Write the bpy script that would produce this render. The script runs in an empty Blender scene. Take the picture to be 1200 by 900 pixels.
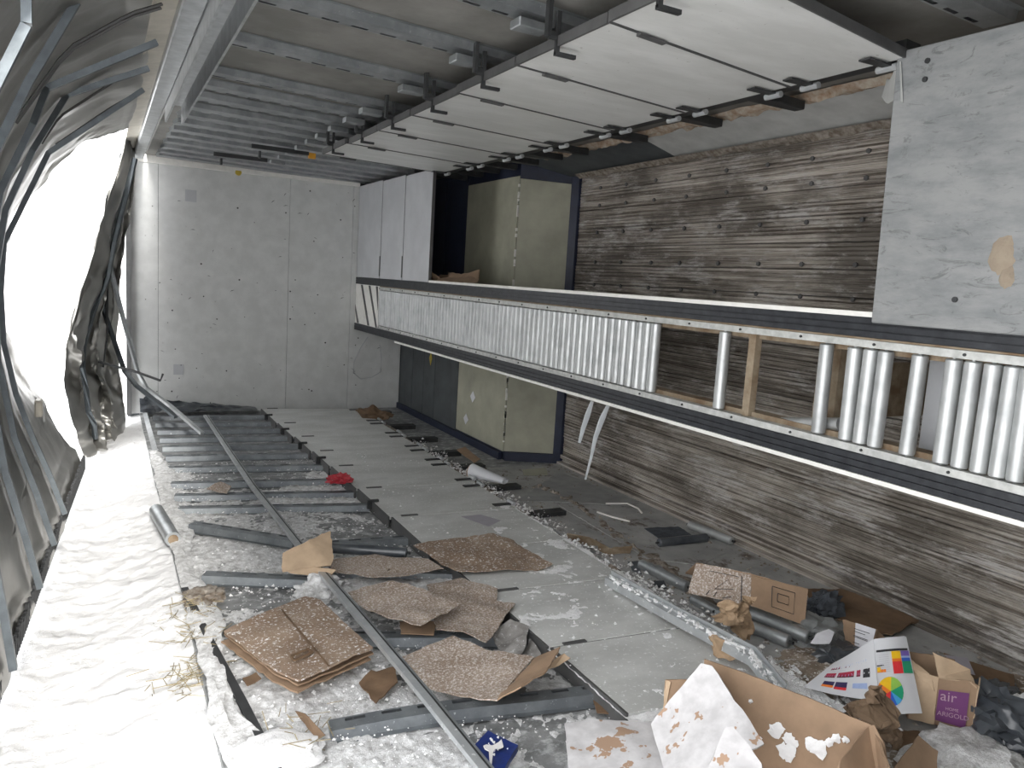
import bpy, bmesh, math, random
from mathutils import Vector, Matrix, noise
random.seed(7)
PI = math.pi
scn = bpy.context.scene
COL = scn.collection

# ---------------------------------------------------------------- camera
cam = bpy.data.cameras.new('camera'); cam.sensor_width = 36.0; cam.lens = 27.0
cam.clip_start = 0.02; cam.clip_end = 500
camo = bpy.data.objects.new('camera', cam); COL.objects.link(camo)
camo.matrix_world = Matrix(((0.882842,0.007482,-0.469610,0.0000),(-0.465646,0.144544,-0.873087,0.0000),(0.061347,0.989470,0.131094,1.4500),(0,0,0,1)))
scn.camera = camo
# ---------------------------------------------------------------- sky and exposure
W = bpy.data.worlds.new('sky'); scn.world = W; W.use_nodes = True
bg = W.node_tree.nodes['Background']
bg.inputs[0].default_value = (0.985, 0.99, 1.0, 1); bg.inputs[1].default_value = 1.0
sun = bpy.data.lights.new('sun', 'SUN'); sun.energy = 1.6; sun.angle = math.radians(8); sun.color = (1.0, 0.97, 0.92)
suno = bpy.data.objects.new('sun', sun); COL.objects.link(suno)
suno.rotation_euler = Vector((0.03, 1.0, -0.46)).to_track_quat('-Z', 'Y').to_euler()
scn.view_settings.view_transform = 'Standard'; scn.view_settings.look = 'None'
scn.view_settings.exposure = 2.25; scn.view_settings.gamma = 1.0
try: scn.view_settings.use_curve_mapping = False
except Exception: pass
scn.cycles.max_bounces = 8; scn.cycles.diffuse_bounces = 6

# ---------------------------------------------------------------- materials
class NT:
    def __init__(s, name):
        s.m = bpy.data.materials.new(name); s.m.use_nodes = True
        s.t = s.m.node_tree; s.b = s.t.nodes['Principled BSDF']
        s.pos = s.t.nodes.new('ShaderNodeNewGeometry').outputs['Position']
    def n(s, typ, **k):
        nd = s.t.nodes.new(typ)
        for a, v in k.items(): setattr(nd, a, v)
        return nd
    def l(s, a, b): s.t.links.new(a, b)
    def mapped(s, sc=(1,1,1), off=(0,0,0)):
        m = s.n('ShaderNodeMapping'); m.inputs['Scale'].default_value = sc; m.inputs['Location'].default_value = off
        s.l(s.pos, m.inputs['Vector']); return m.outputs[0]
    def noise(s, scale, detail=6, rough=.6, sc=(1,1,1), off=(0,0,0), dist=0):
        nd = s.n('ShaderNodeTexNoise'); nd.inputs['Scale'].default_value = scale; nd.inputs['Detail'].default_value = detail
        nd.inputs['Roughness'].default_value = rough; nd.inputs['Distortion'].default_value = dist
        s.l(s.mapped(sc, off), nd.inputs['Vector']); return nd.outputs[0]
    def ramp(s, fac, a, b, ca=(0,0,0,1), cb=(1,1,1,1)):
        r = s.n('ShaderNodeValToRGB'); e = r.color_ramp.elements
        e[0].position = a; e[1].position = b; e[0].color = ca; e[1].color = cb
        s.l(fac, r.inputs[0]); return r.outputs[0]
    def mix(s, fac, a, b):
        m = s.n('ShaderNodeMix', data_type='RGBA')
        for i, v in ((0, fac), (6, a), (7, b)):
            if hasattr(v, 'is_linked'): s.l(v, m.inputs[i])
            elif i == 0: m.inputs[0].default_value = v
            else: m.inputs[i].default_value = (*v[:3], 1)
        return m.outputs[2]
    def mul(s, a, b):
        m = s.n('ShaderNodeMath', operation='MULTIPLY'); 
        for i, v in ((0, a), (1, b)):
            if hasattr(v, 'is_linked'): s.l(v, m.inputs[i])
            else: m.inputs[i].default_value = v
        return m.outputs[0]
    def bump(s, h, st=.3, d=.01):
        b = s.n('ShaderNodeBump'); b.inputs['Strength'].default_value = st; b.inputs['Distance'].default_value = d
        s.l(h, b.inputs['Height']); s.l(b.outputs[0], s.b.inputs['Normal'])
    def done(s, col, rough=.6, metal=0, spec=None):
        if hasattr(col, 'is_linked'): s.l(col, s.b.inputs['Base Color'])
        else: s.b.inputs['Base Color'].default_value = (*col[:3], 1)
        if hasattr(rough, 'is_linked'): s.l(rough, s.b.inputs['Roughness'])
        else: s.b.inputs['Roughness'].default_value = rough
        s.b.inputs['Metallic'].default_value = metal
        if spec is not None: s.b.inputs['Specular IOR Level'].default_value = spec
        return s.m
M = {}
def simple(name, c, rough=.6, metal=0, var=.25, scale=12, c2=None, bump=.1):
    t = NT(name); c2 = c2 or tuple(x*(1-var) for x in c)
    f = t.ramp(t.noise(scale), .35, .7)
    if bump: t.bump(t.noise(scale*4), bump, .004)
    M[name] = t.done(t.mix(f, c, c2), rough, metal); return M[name]
def speckled(name, c, c2, sp, dens=.62, spscale=55, rough=.7, metal=0, bscale=6, stretch=(1,1,1), bump=.15, blotch=(.4,.65), soft=.05):
    t = NT(name)
    base = t.mix(t.ramp(t.noise(bscale, sc=stretch), *blotch), c, c2)
    f = t.ramp(t.noise(spscale, 4, .7), dens, dens+soft)
    t.bump(t.noise(spscale), bump, .006)
    M[name] = t.done(t.mix(f, base, sp), rough, metal); return M[name]
speckled('galv', (.31,.33,.34), (.45,.47,.48), (.60,.61,.62), .66, 60, .42, .75, 9)
speckled('galv_bright', (.47,.49,.505), (.60,.62,.63), (.8,.81,.82), .62, 40, .4, .6, 8)
speckled('ceiling_plate', (.20,.195,.18), (.31,.30,.28), (.42,.40,.36), .68, 7, .55, .35, 3, bump=.05, soft=.15)
speckled('white_panel', (.60,.605,.585), (.70,.705,.69), (.40,.39,.37), .66, 34, .38, 0, 3, (1,3,1), .04)
speckled('floor_panel', (.46,.465,.45), (.58,.585,.57), (.75,.76,.76), .60, 60, .45, 0, 3, (1,2,1), .1)
speckled('bulkhead_sheet', (.585,.59,.58), (.665,.67,.66), (.33,.33,.32), .685, 26, .3, 0, 7, (1,1,1), .03)
speckled('cover_grey', (.46,.47,.49), (.52,.53,.55), (.36,.37,.38), .66, 30, .5, 0, 4)
simple('board_edge', (.10,.10,.10), .6, .2)
simple('iron', (.06,.062,.064), .55, .5, .4)
simple('black_rail', (.013,.015,.019), .5, .1, .5, 30, (.035,.038,.044))
simple('white_strip', (.80,.79,.75), .5, 0, .12, 20)
simple('dark_blue', (.016,.022,.05), .5, 0, .4)
simple('dark_panel', (.085,.095,.10), .6, .2, .35, 6)
simple('tan_paint', (.39,.385,.30), .55, 0, .28, 4)
simple('roof_rib', (.15,.17,.185), .4, .7, .3, 15)
speckled('galv_dark', (.16,.175,.19), (.24,.26,.27), (.45,.47,.48), .64, 50, .5, .5, 9)
simple('kraft_dark', (.20,.135,.085), .8, 0, .35, 12)
simple('cream_trim', (.62,.58,.50), .5, .1, .25, 10)
simple('alu_trim', (.50,.52,.53), .4, .6, .3, 14)
simple('grey_trim', (.52,.525,.51), .55, .1, .25, 8)
simple('rust_brown', (.16,.105,.06), .8, 0, .55, 14, (.30,.25,.18), .3)
simple('dirt', (.12,.09,.065), .95, 0, .5, 30, (.36,.33,.29), .6)
simple('pale_dirt', (.45,.40,.33), .95, 0, .6, 22, (.24,.14,.08), .5)
simple('bracket_steel', (.56,.57,.55), .6, .2, .35, 25)
simple('wet_floor', (.30,.305,.30), .5, 0, .3, 8)
speckled('slush', (.17,.125,.09), (.30,.25,.20), (.62,.60,.57), .52, 38, .8, 0, 9, bump=.6, soft=.08)
simple('cardboard', (.29,.195,.125), .85, 0, .22, 14)
simple('cardboard_light', (.50,.37,.25), .85, 0, .2, 16)
simple('cardboard_wet', (.17,.105,.06), .75, 0, .4, 14)
speckled('cardboard_frost', (.24,.18,.135), (.33,.265,.215), (.66,.62,.59), .48, 120, .9, 0, 8, bump=.5, soft=.2)
speckled('cardboard_snow', (.22,.152,.105), (.30,.225,.165), (.80,.79,.78), .56, 80, .9, 0, 7, bump=.5, soft=.08)
speckled('cardboard_grey', (.17,.16,.15), (.30,.29,.28), (.55,.55,.55), .58, 50, .9, 0, 12, bump=.4, soft=.12)
speckled('frosted_white', (.44,.43,.435), (.55,.54,.545), (.33,.22,.15), .585, 8, .8, 0, 20, bump=.2, soft=.01)
simple('kraft_paper', (.38,.265,.165), .8, 0, .3, 10)
simple('white_paper', (.66,.67,.70), .6, 0, .04, 10)
simple('label_paper', (.70,.70,.74), .6, 0, .1, 30)
simple('grey_label', (.36,.34,.38), .6, 0, .1, 30)
simple('red_wrap', (.55,.05,.07), .4, 0, .3, 20)
simple('navy_pack', (.012,.03,.16), .35, 0, .4, 40)
simple('pack_white', (.75,.73,.72), .5, 0, .1)
simple('purple_print', (.15,.04,.15), .6, 0, .15, 10)
simple('pale_print', (.42,.27,.36), .6, 0, .05)
simple('dark_plastic', (.035,.04,.048), .28, 0, .5, 8, (.10,.11,.12))
simple('grey_film', (.22,.23,.23), .3, 0, .4, 8)
simple('dark_cloth', (.075,.085,.10), .95, 0, .5, 30)
simple('ice', (.62,.66,.68), .2, 0, .2, 20)
simple('straw', (.30,.25,.15), .9, 0, .4, 20)
simple('ink', (.03,.03,.035), .6, 0, 0, bump=0)
simple('yellow_tag', (.62,.46,.06), .6, 0, .3)
simple('orange_tag', (.75,.36,.03), .6, 0, .3)
simple('foam', (.30,.25,.19), .95, 0, .5, 30, (.26,.21,.16), .6)
simple('shed_paint', (.78,.76,.72), .7, 0, .1, 2)
for k, c in dict(p_red=(.72,.04,.05), p_green=(.02,.33,.17), p_yellow=(.90,.55,.02), p_purple=(.20,.13,.48), p_blue=(.03,.12,.55), p_orange=(.85,.22,.03), p_sky=(.08,.40,.75), p_lime=(.32,.58,.10), p_crimson=(.42,.03,.07), p_dusk=(.05,.04,.12), p_text=(.55,.55,.58), p_pale=(.38,.48,.75)).items():
    simple(k, c, .5, 0, .08, 60, bump=0)
# rollers: galvanised tube, dull and scuffed
t = NT('roller_steel')
f = t.ramp(t.noise(9, 4, .55, (1,1,1)), .45, .8)
t.bump(t.noise(90), .08, .003)
M['roller_steel'] = t.done(t.mix(f, (.50,.515,.515), (.33,.34,.345)), t.ramp(t.noise(25), .3, .7, (.40,)*3+(1,), (.58,)*3+(1,)), .7)
# aluminium roof skin, wrinkled and smeared
t = NT('roof_skin')
f = t.ramp(t.noise(2.6, 7, .6, (1,1,.6), dist=.6), .3, .72)
t.bump(t.noise(2.2, 4, .5, (1,1,.5), dist=.8), .14, .04)
M['roof_skin'] = t.done(t.mix(f, (.33,.325,.305), (.50,.49,.465)), t.ramp(t.noise(5), .3, .7, (.30,)*3+(1,), (.46,)*3+(1,)), .8)
# floor: the old wall skin, wet grey metal with frost ground into it
t = NT('floor_metal')
a = t.mix(t.ramp(t.noise(5, 8, .65, (1,1.6,1)), .35, .65), (.13,.135,.135), (.28,.285,.285))
fr = t.ramp(t.noise(14, 9, .72, (1,1.3,1)), .50, .66)
t.bump(t.noise(60, 5), .3, .006)
M['floor_metal'] = t.done(t.mix(t.mul(fr, .8), a, (.62,.63,.64)), .55, .1)
# side floor by the deck: dirty grey metal
t = NT('dirty_metal')
a = t.mix(t.ramp(t.noise(4, 8, .65), .35, .65), (.28,.282,.276), (.44,.44,.43))
d = t.ramp(t.noise(7, 8, .7, (1,.6,1), (3,1,0)), .56, .66)
t.bump(t.noise(50, 5), .25, .006)
M['dirty_metal'] = t.done(t.mix(d, a, (.11,.085,.065)), .6, .1)
# snow
t = NT('snow')
t.bump(t.noise(55, 8, .75), .6, .03)
M['snow'] = t.done(t.mix(t.ramp(t.noise(9, 6), .35, .7), (.87,.87,.875), (.93,.93,.935)), .75, 0, .3)
t = NT('dirty_snow')
t.bump(t.noise(70, 8, .7), .7, .012)
M['dirty_snow'] = t.done(t.mix(t.ramp(t.noise(26, 9, .75), .36, .62), (.40,.395,.39), (.82,.825,.83)), .8, 0, .3)
# deck: grooved boards, wet brown with streaks along the grain
t = NT('deck_wood')
s1 = t.ramp(t.noise(1, 8, .7, (1,.8,75)), .42, .60)
s2 = t.ramp(t.noise(1, 8, .75, (1,3.0,160), (2,0,5)), .50, .64)
big = t.ramp(t.noise(1.6, 8, .68, (1,.8,2.0), (4,0,0)), .42, .58)
c1 = t.mix(s1, (.095,.075,.058), (.45,.41,.36))
c2 = t.mix(t.mul(s2, .8), c1, (.48,.45,.41))
sep = t.n('ShaderNodeSeparateXYZ'); t.l(t.pos, sep.inputs[0])
scuff = t.mul(t.ramp(t.noise(2.2, 9, .75, (1,1,3.0), (9,0,0)), .50, .60), t.ramp(t.noise(1, 8, .7, (1,6,80), (7,7,1)), .42, .55))
t.bump(t.noise(1, 6, .7, (1,6,90)), .5, .006)
M['deck_wood'] = t.done(t.mix(t.mul(scuff, .9), t.mix(big, t.mix(.72, c2, (.05,.04,.03)), c2), (.46,.44,.42)), .7)
# near cover plate: pale grey with fine scratches
t = NT('cover_scratched')
s1 = t.ramp(t.noise(3, 8, .7, (1,1.2,4)), .40, .66)
s2 = t.ramp(t.noise(7, 9, .8, (1,1,3), (5,2,0), 1.5), .55, .62)
M['cover_scratched'] = t.done(t.mix(t.mul(s2, .6), t.mix(s1, (.255,.26,.26), (.165,.175,.18)), (.08,.083,.085)), .5)

# ---------------------------------------------------------------- mesh building
def V(*a): return Vector(a)
class MB:
    def __init__(s): s.v = []; s.f = []; s.mi = []; s.cur = 0
    def add(s, vs, fs):
        o = len(s.v); s.v += [Vector(p) for p in vs]
        for f in fs: s.f.append([i+o for i in f]); s.mi.append(s.cur)
        return s
    def box(s, a, b):
        x0,y0,z0 = a; x1,y1,z1 = b
        return s.hexa([(x0,y0,z0),(x1,y0,z0),(x1,y1,z0),(x0,y1,z0),(x0,y0,z1),(x1,y0,z1),(x1,y1,z1),(x0,y1,z1)])
    def hexa(s, p): return s.add(p, [(0,3,2,1),(4,5,6,7),(0,1,5,4),(1,2,6,5),(2,3,7,6),(3,0,4,7)])
    def slab(s, quad, off):      # quad thickened by the vector off
        off = Vector(off); q = [Vector(p) for p in quad]; n = len(q)
        return s.add(q + [p+off for p in q], [tuple(range(n))[::-1], tuple(range(n, 2*n))] + [(i,(i+1)%n,(i+1)%n+n,i+n) for i in range(n)])
    def tube(s, path, r, n=10, cap=True, flat=1.0, up=(0,0,1)):
        P = [Vector(p) for p in path]; o = len(s.v); up = Vector(up)
        for i, p in enumerate(P):
            d = (P[min(i+1, len(P)-1)] - P[max(i-1, 0)]).normalized()
            u = d.cross(up)
            if u.length < 1e-3: u = d.cross(Vector((1,0,0)))
            u.normalize(); w = u.cross(d).normalized()
            rr = r[i] if isinstance(r, (list, tuple)) else r
            for k in range(n):
                a = 2*PI*(k+.5)/n; s.v.append(p + u*math.cos(a)*rr + w*math.sin(a)*rr*flat)
        for i in range(len(P)-1):
            for k in range(n):
                s.f.append([o+i*n+k, o+i*n+(k+1)%n, o+(i+1)*n+(k+1)%n, o+(i+1)*n+k]); s.mi.append(s.cur)
        if cap:
            s.f.append([o+k for k in range(n)][::-1]); s.mi.append(s.cur)
            e = o+(len(P)-1)*n; s.f.append([e+k for k in range(n)]); s.mi.append(s.cur)
        return s
    def grid(s, fn, nu, nv, thick=None):
        o = len(s.v)
        for j in range(nv+1):
            for i in range(nu+1): s.v.append(Vector(fn(i/nu, j/nv)))
        for j in range(nv):
            for i in range(nu):
                a = o+j*(nu+1)+i; s.f.append([a, a+1, a+nu+2, a+nu+1]); s.mi.append(s.cur)
        return s
    def build(s, name, mat, parent=None, smooth=False, solid=0, bevel=0, data=None):
        me = bpy.data.meshes.new(name)
        org = Vector((0,0,0))
        if parent is not None:
            p = parent
            while p is not None: org += Vector(p.location); p = p.parent
        lo = [min(v[k] for v in s.v) for k in range(3)]; hi = [max(v[k] for v in s.v) for k in range(3)]
        loc = Vector(((lo[0]+hi[0])/2, (lo[1]+hi[1])/2, lo[2]))
        me.from_pydata([v-loc for v in s.v], [], s.f)
        mats = mat if isinstance(mat, list) else [mat]
        for m in mats: me.materials.append(M[m])
        if len(mats) > 1: me.polygons.foreach_set('material_index', s.mi)
        bm = bmesh.new(); bm.from_mesh(me)
        if solid:
            bmesh.ops.recalc_face_normals(bm, faces=bm.faces[:])
            bm.normal_update(); old = bm.verts[:]; of = bm.faces[:]; be = [e for e in bm.edges if e.is_boundary]
            if solid < 0 and sum(f.normal.z for f in of) < 0: bmesh.ops.reverse_faces(bm, faces=of); bm.normal_update()
            tw = {v: bm.verts.new(v.co - v.normal*abs(solid)) for v in old}
            for q in [[tw[v] for v in reversed(f.verts[:])] for f in of] + [[e.verts[0], e.verts[1], tw[e.verts[1]], tw[e.verts[0]]] for e in be]:
                try: bm.faces.new(q)
                except ValueError: pass
        bmesh.ops.recalc_face_normals(bm, faces=bm.faces[:])
        if bevel:
            bmesh.ops.bevel(bm, geom=[e for e in bm.edges if e.is_manifold and e.calc_face_angle(0) > .6], offset=bevel, segments=1, affect='EDGES')
        bm.to_mesh(me); bm.free()
        if smooth:
            me.polygons.foreach_set('use_smooth', [True]*len(me.polygons))
            try: me.set_sharp_from_angle(angle=math.radians(40))
            except Exception: pass
        o = bpy.data.objects.new(name, me); COL.objects.link(o)
        o.location = loc - org
        if parent is not None: o.parent = parent
        return o
def thing(name, label, cat, loc, group=None):
    o = bpy.data.objects.new(name, None); COL.objects.link(o); o.location = loc; o.empty_display_size = .1
    o['label'] = label; o['category'] = cat
    if group: o['group'] = group
    return o
def tag(o, label, cat, group=None):
    o['label'] = label; o['category'] = cat
    if group: o['group'] = group
    return o
def struct(o, label=None):
    o['kind'] = 'structure'
    if label: o['label'] = label
    o['category'] = 'structure'
    return o
def stuff(o, label=None, cat=None):
    o['kind'] = 'stuff'
    if label: o['label'] = label
    if cat: o['category'] = cat
    return o
def nz(x, y, z=0, sc=1.0, oct=4): return noise.fractal(Vector((x*sc, y*sc, z*sc)), 1.0, 2.0, oct)
ORD = ['first','second','third','fourth','fifth','sixth','seventh','eighth','ninth','tenth','eleventh','twelfth','thirteenth','fourteenth','fifteenth','sixteenth','seventeenth','eighteenth']

# ================================================================ SETTING
CZ = 2.40
fl = struct(MB().box((.30,-5.0,-.06), (3.34,8.06,0)).build('floor', 'floor_metal'), 'grey metal side wall of the overturned trailer, now the floor')
ce = struct(MB().box((.36,-5.0,CZ), (3.34,8.1,CZ+.06)).build('ceiling', 'ceiling_plate'), 'dull grey metal side wall overhead, now the ceiling')
# seams of the ceiling skin: sheets slightly proud of the plate
# bulkhead at the far end
wf = struct(MB().box((.20,8.0,-.05), (3.34,8.06,2.46)).build('wall_front', 'dark_panel'), 'white front bulkhead of the trailer')
for x0, x1 in ((.215,.46),(.463,1.655),(1.658,2.30),(2.303,2.88)):
    MB().box((x0,7.985,.0), (x1,8.0,2.33)).build('bulkhead_sheet', 'bulkhead_sheet', wf, bevel=.002)
MB().box((.215,7.96,2.33), (2.36,8.0,2.40)).build('top_strip', 'white_strip', wf, bevel=.004)
for x, z, sx, sz in ((.74,2.07,.05,.055),(.64,.42,.045,.05)):
    b = MB().box((x-sx,7.982,z-sz), (x+sx,7.9852,z+sz)).build('tape_residue', 'cover_grey', wf); b['label'] = 'square grey sticker residue'
b = MB().tube([(1.16,7.97,2.33),(1.16,7.955,2.335)], .03, 9).build('yellow_tag', 'yellow_tag', wf); b['label'] = 'small yellow tag'
rb = MB()
for i in range(46):
    x = random.uniform(.3,2.7); z = random.uniform(.08,2.25); r = random.uniform(.004,.009)
    rb.tube([(x,7.986,z),(x,7.981,z)], r, 6)
stuff(rb.build('rivets', 'iron', wf))
sc = MB()
for i in range(40):
    x = random.uniform(.3,2.75); z = random.uniform(.1,2.2); a = random.uniform(-.6,1.2); L = random.uniform(.015,.06)
    dx, dz = math.cos(a)*L, math.sin(a)*L
    sc.slab([(x,7.9845,z),(x+dx,7.9845,z+dz),(x+dx*.5-.003,7.9845,z+dz*.5+.006)], (0,.001,0))
stuff(sc.build('scuff_marks', 'dark_panel', wf))

struct(MB().box((.25,-5.0,-.05), (.30,-1.1,2.46)).build('added_wall_left', 'roof_skin'), 'unseen stretch of roof skin behind the viewer, added to hold back side light')  # out of view, added to dim the light reaching the near cover plate
struct(MB().box((.25,-5.06,-.05), (3.4,-5.0,2.46)).build('added_wall_back', 'dark_panel'), 'unseen rear end of the trailer, added to close off light from behind')  # out of view, added so less light enters from the rear
struct(MB().box((.190,7.92,0), (.232,7.99,2.36)).build('trim_11', 'board_edge'), 'dark post added to cover the bright gap at the edge of the bulkhead')  # added filler, stops outside light showing between bulkhead and crumpled sheet
# deck (the trailer's true floor, now the right-hand wall): grooved boards one by one
wr = struct(MB().box((3.325,-5.0,-.06), (3.40,5.30,2.45)).build('wall_right', 'board_edge'), 'brown grooved wooden deck of the trailer, now the right wall')
NPL = 17; PW = 2.36/NPL
for k in range(NPL):
    z0 = -.05 + k*PW; off = random.uniform(-.003,.003)
    mb = MB(); prof = []
    rid = 6
    for r in range(rid):
        a = z0 + .001 + (PW-.002)*r/rid; w = (PW-.002)/rid; d = random.uniform(-.003,.003)
        prof += [(3.309+off, a), (3.304+off+d*.5, a+w*.15), (3.304+off+d*.5, a+w*.8), (3.309+off, a+w*.95)]
    vs = [(x,-2.0,z) for x,z in prof] + [(x,5.28,z) for x,z in prof]
    n = len(prof); vs += [(3.33,-2.0,prof[0][1]),(3.33,5.28,prof[0][1]),(3.33,-2.0,prof[-1][1]),(3.33,5.28,prof[-1][1])]
    fs = [(i,i+1,n+i+1,n+i) for i in range(n-1)] + [(2*n,0,n,2*n+1),(n-1,2*n+2,2*n+3,2*n-1)]
    mb.add(vs, fs).build('deck_board', 'deck_wood', wr)
bo = MB()
for z in (1.47,1.64,1.86,2.06,2.19,.62):
    for i in range(16):
        y = .3 + i*.33 + random.uniform(-.02,.02); bo.tube([(3.305,y,z),(3.292,y,z)], .013, 6)
stuff(bo.build('deck_bolts', 'board_edge', wr))
# raised front deck step (over the coupling), front face and side faces
ws = struct(MB().add([(2.90,5.46,-.05),(3.40,5.22,-.05),(3.40,8.0,-.05),(2.90,8.0,-.05),(2.90,5.46,2.42),(3.40,5.22,2.42),(3.40,8.0,2.42),(2.90,8.0,2.42)],
    [(0,3,2,1),(4,5,6,7),(0,1,5,4),(1,2,6,5),(2,3,7,6),(3,0,4,7)]).build('wall_step', 'dark_blue'), 'raised beige and blue front deck box standing out of the deck')
def onface(y0, y1, z0, z1, x=2.90, t=.012): return MB().box((x-t,y0,z0), (x,y1,z1))
MB().slab([(2.90,5.46,.075),(3.30,5.268,.075),(3.30,5.268,2.24),(2.90,5.46,2.26)], (-.006,-.012,0)).build('front_plate', 'tan_paint', ws, bevel=.003)
onface(5.46,6.42,.07,2.28).build('side_plate', 'tan_paint', ws, bevel=.003)
b = MB()
for i in range(60):
    z = random.uniform(.1,2.2); s_ = random.uniform(.006,.02); b.box((2.882,5.445,z), (2.893,5.46,z+s_*1.8))
stuff(b.build('chipped_corner', 'white_strip', ws))
for y0, y1 in ((6.43,6.98),(6.99,7.28),(7.29,7.60),(7.61,7.985)):
    onface(y0,y1,0,.86).build('lower_panel', 'dark_panel', ws, bevel=.003)
for y0, y1 in ((6.43,6.90),(6.92,7.98)):
    onface(y0,y1,1.40,2.36,2.90,.008).build('upper_panel', 'dark_blue', ws, bevel=.003)
MB().slab([(2.895,5.44,0),(3.30,5.245,0),(3.30,5.245,.07),(2.895,5.44,.07)], (0,-.012,0)).build('base_strip', 'dark_blue', ws)
MB().slab([(3.285,5.27,0),(3.31,5.2,0),(3.31,5.2,2.32),(3.285,5.27,2.32)], (-.03,0,0)).build('corner_strip', 'dark_blue', ws)
MB().box((2.86,5.48,0), (2.892,8.0,.06)).build('base_strip', 'dark_blue', ws)
for p in ((2.885,6.081,0.425), (2.885,6.199,0.204)):
    x, y, z = p; MB().slab([(2.886,y-.05,z),(2.886,y,z+.05),(2.886,y+.05,z),(2.886,y,z-.05)], (-.003,0,0)).build('paper_scrap', 'white_paper', ws)
p = (2.885,7.101,0.649)
b = MB().slab([(2.886,p[1]-.03,p[2]),(2.886,p[1],p[2]+.06),(2.886,p[1]+.04,p[2]),(2.886,p[1],p[2]-.07)], (-.004,0,0)).build('yellow_sticker', 'yellow_tag', ws); b['label'] = 'small yellow sticker'

# trims: top rails along the torn roof edge, kick plate at the deck, sill of the lower wall
tr = struct(MB().slab([(.17,2.3,2.38),(.255,2.3,2.40),(.255,7.95,2.40),(.17,7.95,2.38)], (0,0,.05)).build('trim_1', 'cream_trim'), 'cream strip along the torn roof edge')
tr = struct(MB().box((.255,-1.2,2.355), (.335,7.98,2.46)).build('trim_2', 'alu_trim', bevel=.006), 'bare aluminium top rail along the roof edge')
ch = MB()
for x0, x1 in ((.335,.345),(.425,.435)): ch.box((x0,-1.2,2.27), (x1,5.2,2.40))
ch.box((.345,-1.2,2.375), (.425,5.2,2.40))
struct(ch.build('trim_3', 'alu_trim'), 'grimy open channel hanging beside the top rail')
struct(MB().slab([(2.95,-1.2,2.385),(3.31,-1.2,2.285),(3.31,4.0,2.285),(2.95,4.0,2.385)], (0,0,.02)).build('trim_4', 'grey_trim'), 'grey kick plate between ceiling and deck')
struct(MB().slab([(2.95,4.0,2.385),(3.31,4.0,2.285),(3.31,5.95,2.285),(2.95,5.95,2.375)], (0,0,.02)).build('trim_5', 'dark_panel'), 'dark end of the kick plate above the step')
mb = MB()
def fn(u, v):
    y = -1+v*6.1; return (2.86+.10*u+.02*nz(y*5,u*3), y, 2.395-.05*math.sin(PI*u)*(.6+.5*nz(y*9,u*4,3)))
mb.grid(fn, 5, 180)
stuff(struct(mb.build('trim_6', 'pale_dirt', smooth=True), 'crumbling dirt packed along the kick plate'))
tr['kind'] = 'structure'
mb = MB()
def fn(u, v):
    y = -1+v*6.15; return (3.20+.10*u, y, 2.30-.015*u-.03*math.sin(PI*u)*(.5+.5*nz(y*8,u*3,7)))
struct(mb.grid(fn, 4, 160).build('trim_7', 'dirt', smooth=True), 'strip of grime where the kick plate meets the deck')
struct(MB().slab([(.30,-1.2,-.02),(.36,-1.2,.025),(.36,8.0,.025),(.30,8.0,-.02)], (0,0,-.03)).build('trim_8', 'alu_trim'), 'aluminium sill at the open edge of the floor')
for i, (x, z) in enumerate(((3.255,.03),(3.285,.085))):
    struct(MB().box((x,-1.2,z-.03), (x+.05,5.2,z)).build('trim_%d' % (9+i), 'deck_wood'), ['lower','upper'][i]+' brown ledge at the foot of the deck')
# dirty side floor next to the deck
sf = struct(MB().slab([(2.36,-1.2,.0),(3.31,-1.2,.0),(3.31,5.2,.0),(2.36,5.2,.0)], (0,0,.012)).build('floor_side', 'dirty_metal'), 'dirty grey metal strip of floor beside the deck')

# snow-covered ground outside
def gfn(u, v):
    x = -1.6 + u*1.97; y = -1.0 + v*9.5
    h = -.10 + .022*nz(x*2,y*2,1) + .012*nz(x*9,y*9,5) + .008*nz(x*26,y*26,2)
    h += .09*max(0,min(1,(x+.05)/.4))
    return (x, y, h)
gs = MB().grid(gfn, 130, 560).build('ground', 'snow', smooth=True); struct(gs, 'bright snow on the ground outside the open roof')
def gfar(u, v):
    x = -60 + u*120; y = -60 + v*120
    return (x, y, -.26 + .03*nz(x*.3,y*.3))
struct(MB().grid(gfar, 60, 60).build('ground_far', 'snow', smooth=True), 'snow field around the trailer')

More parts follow.
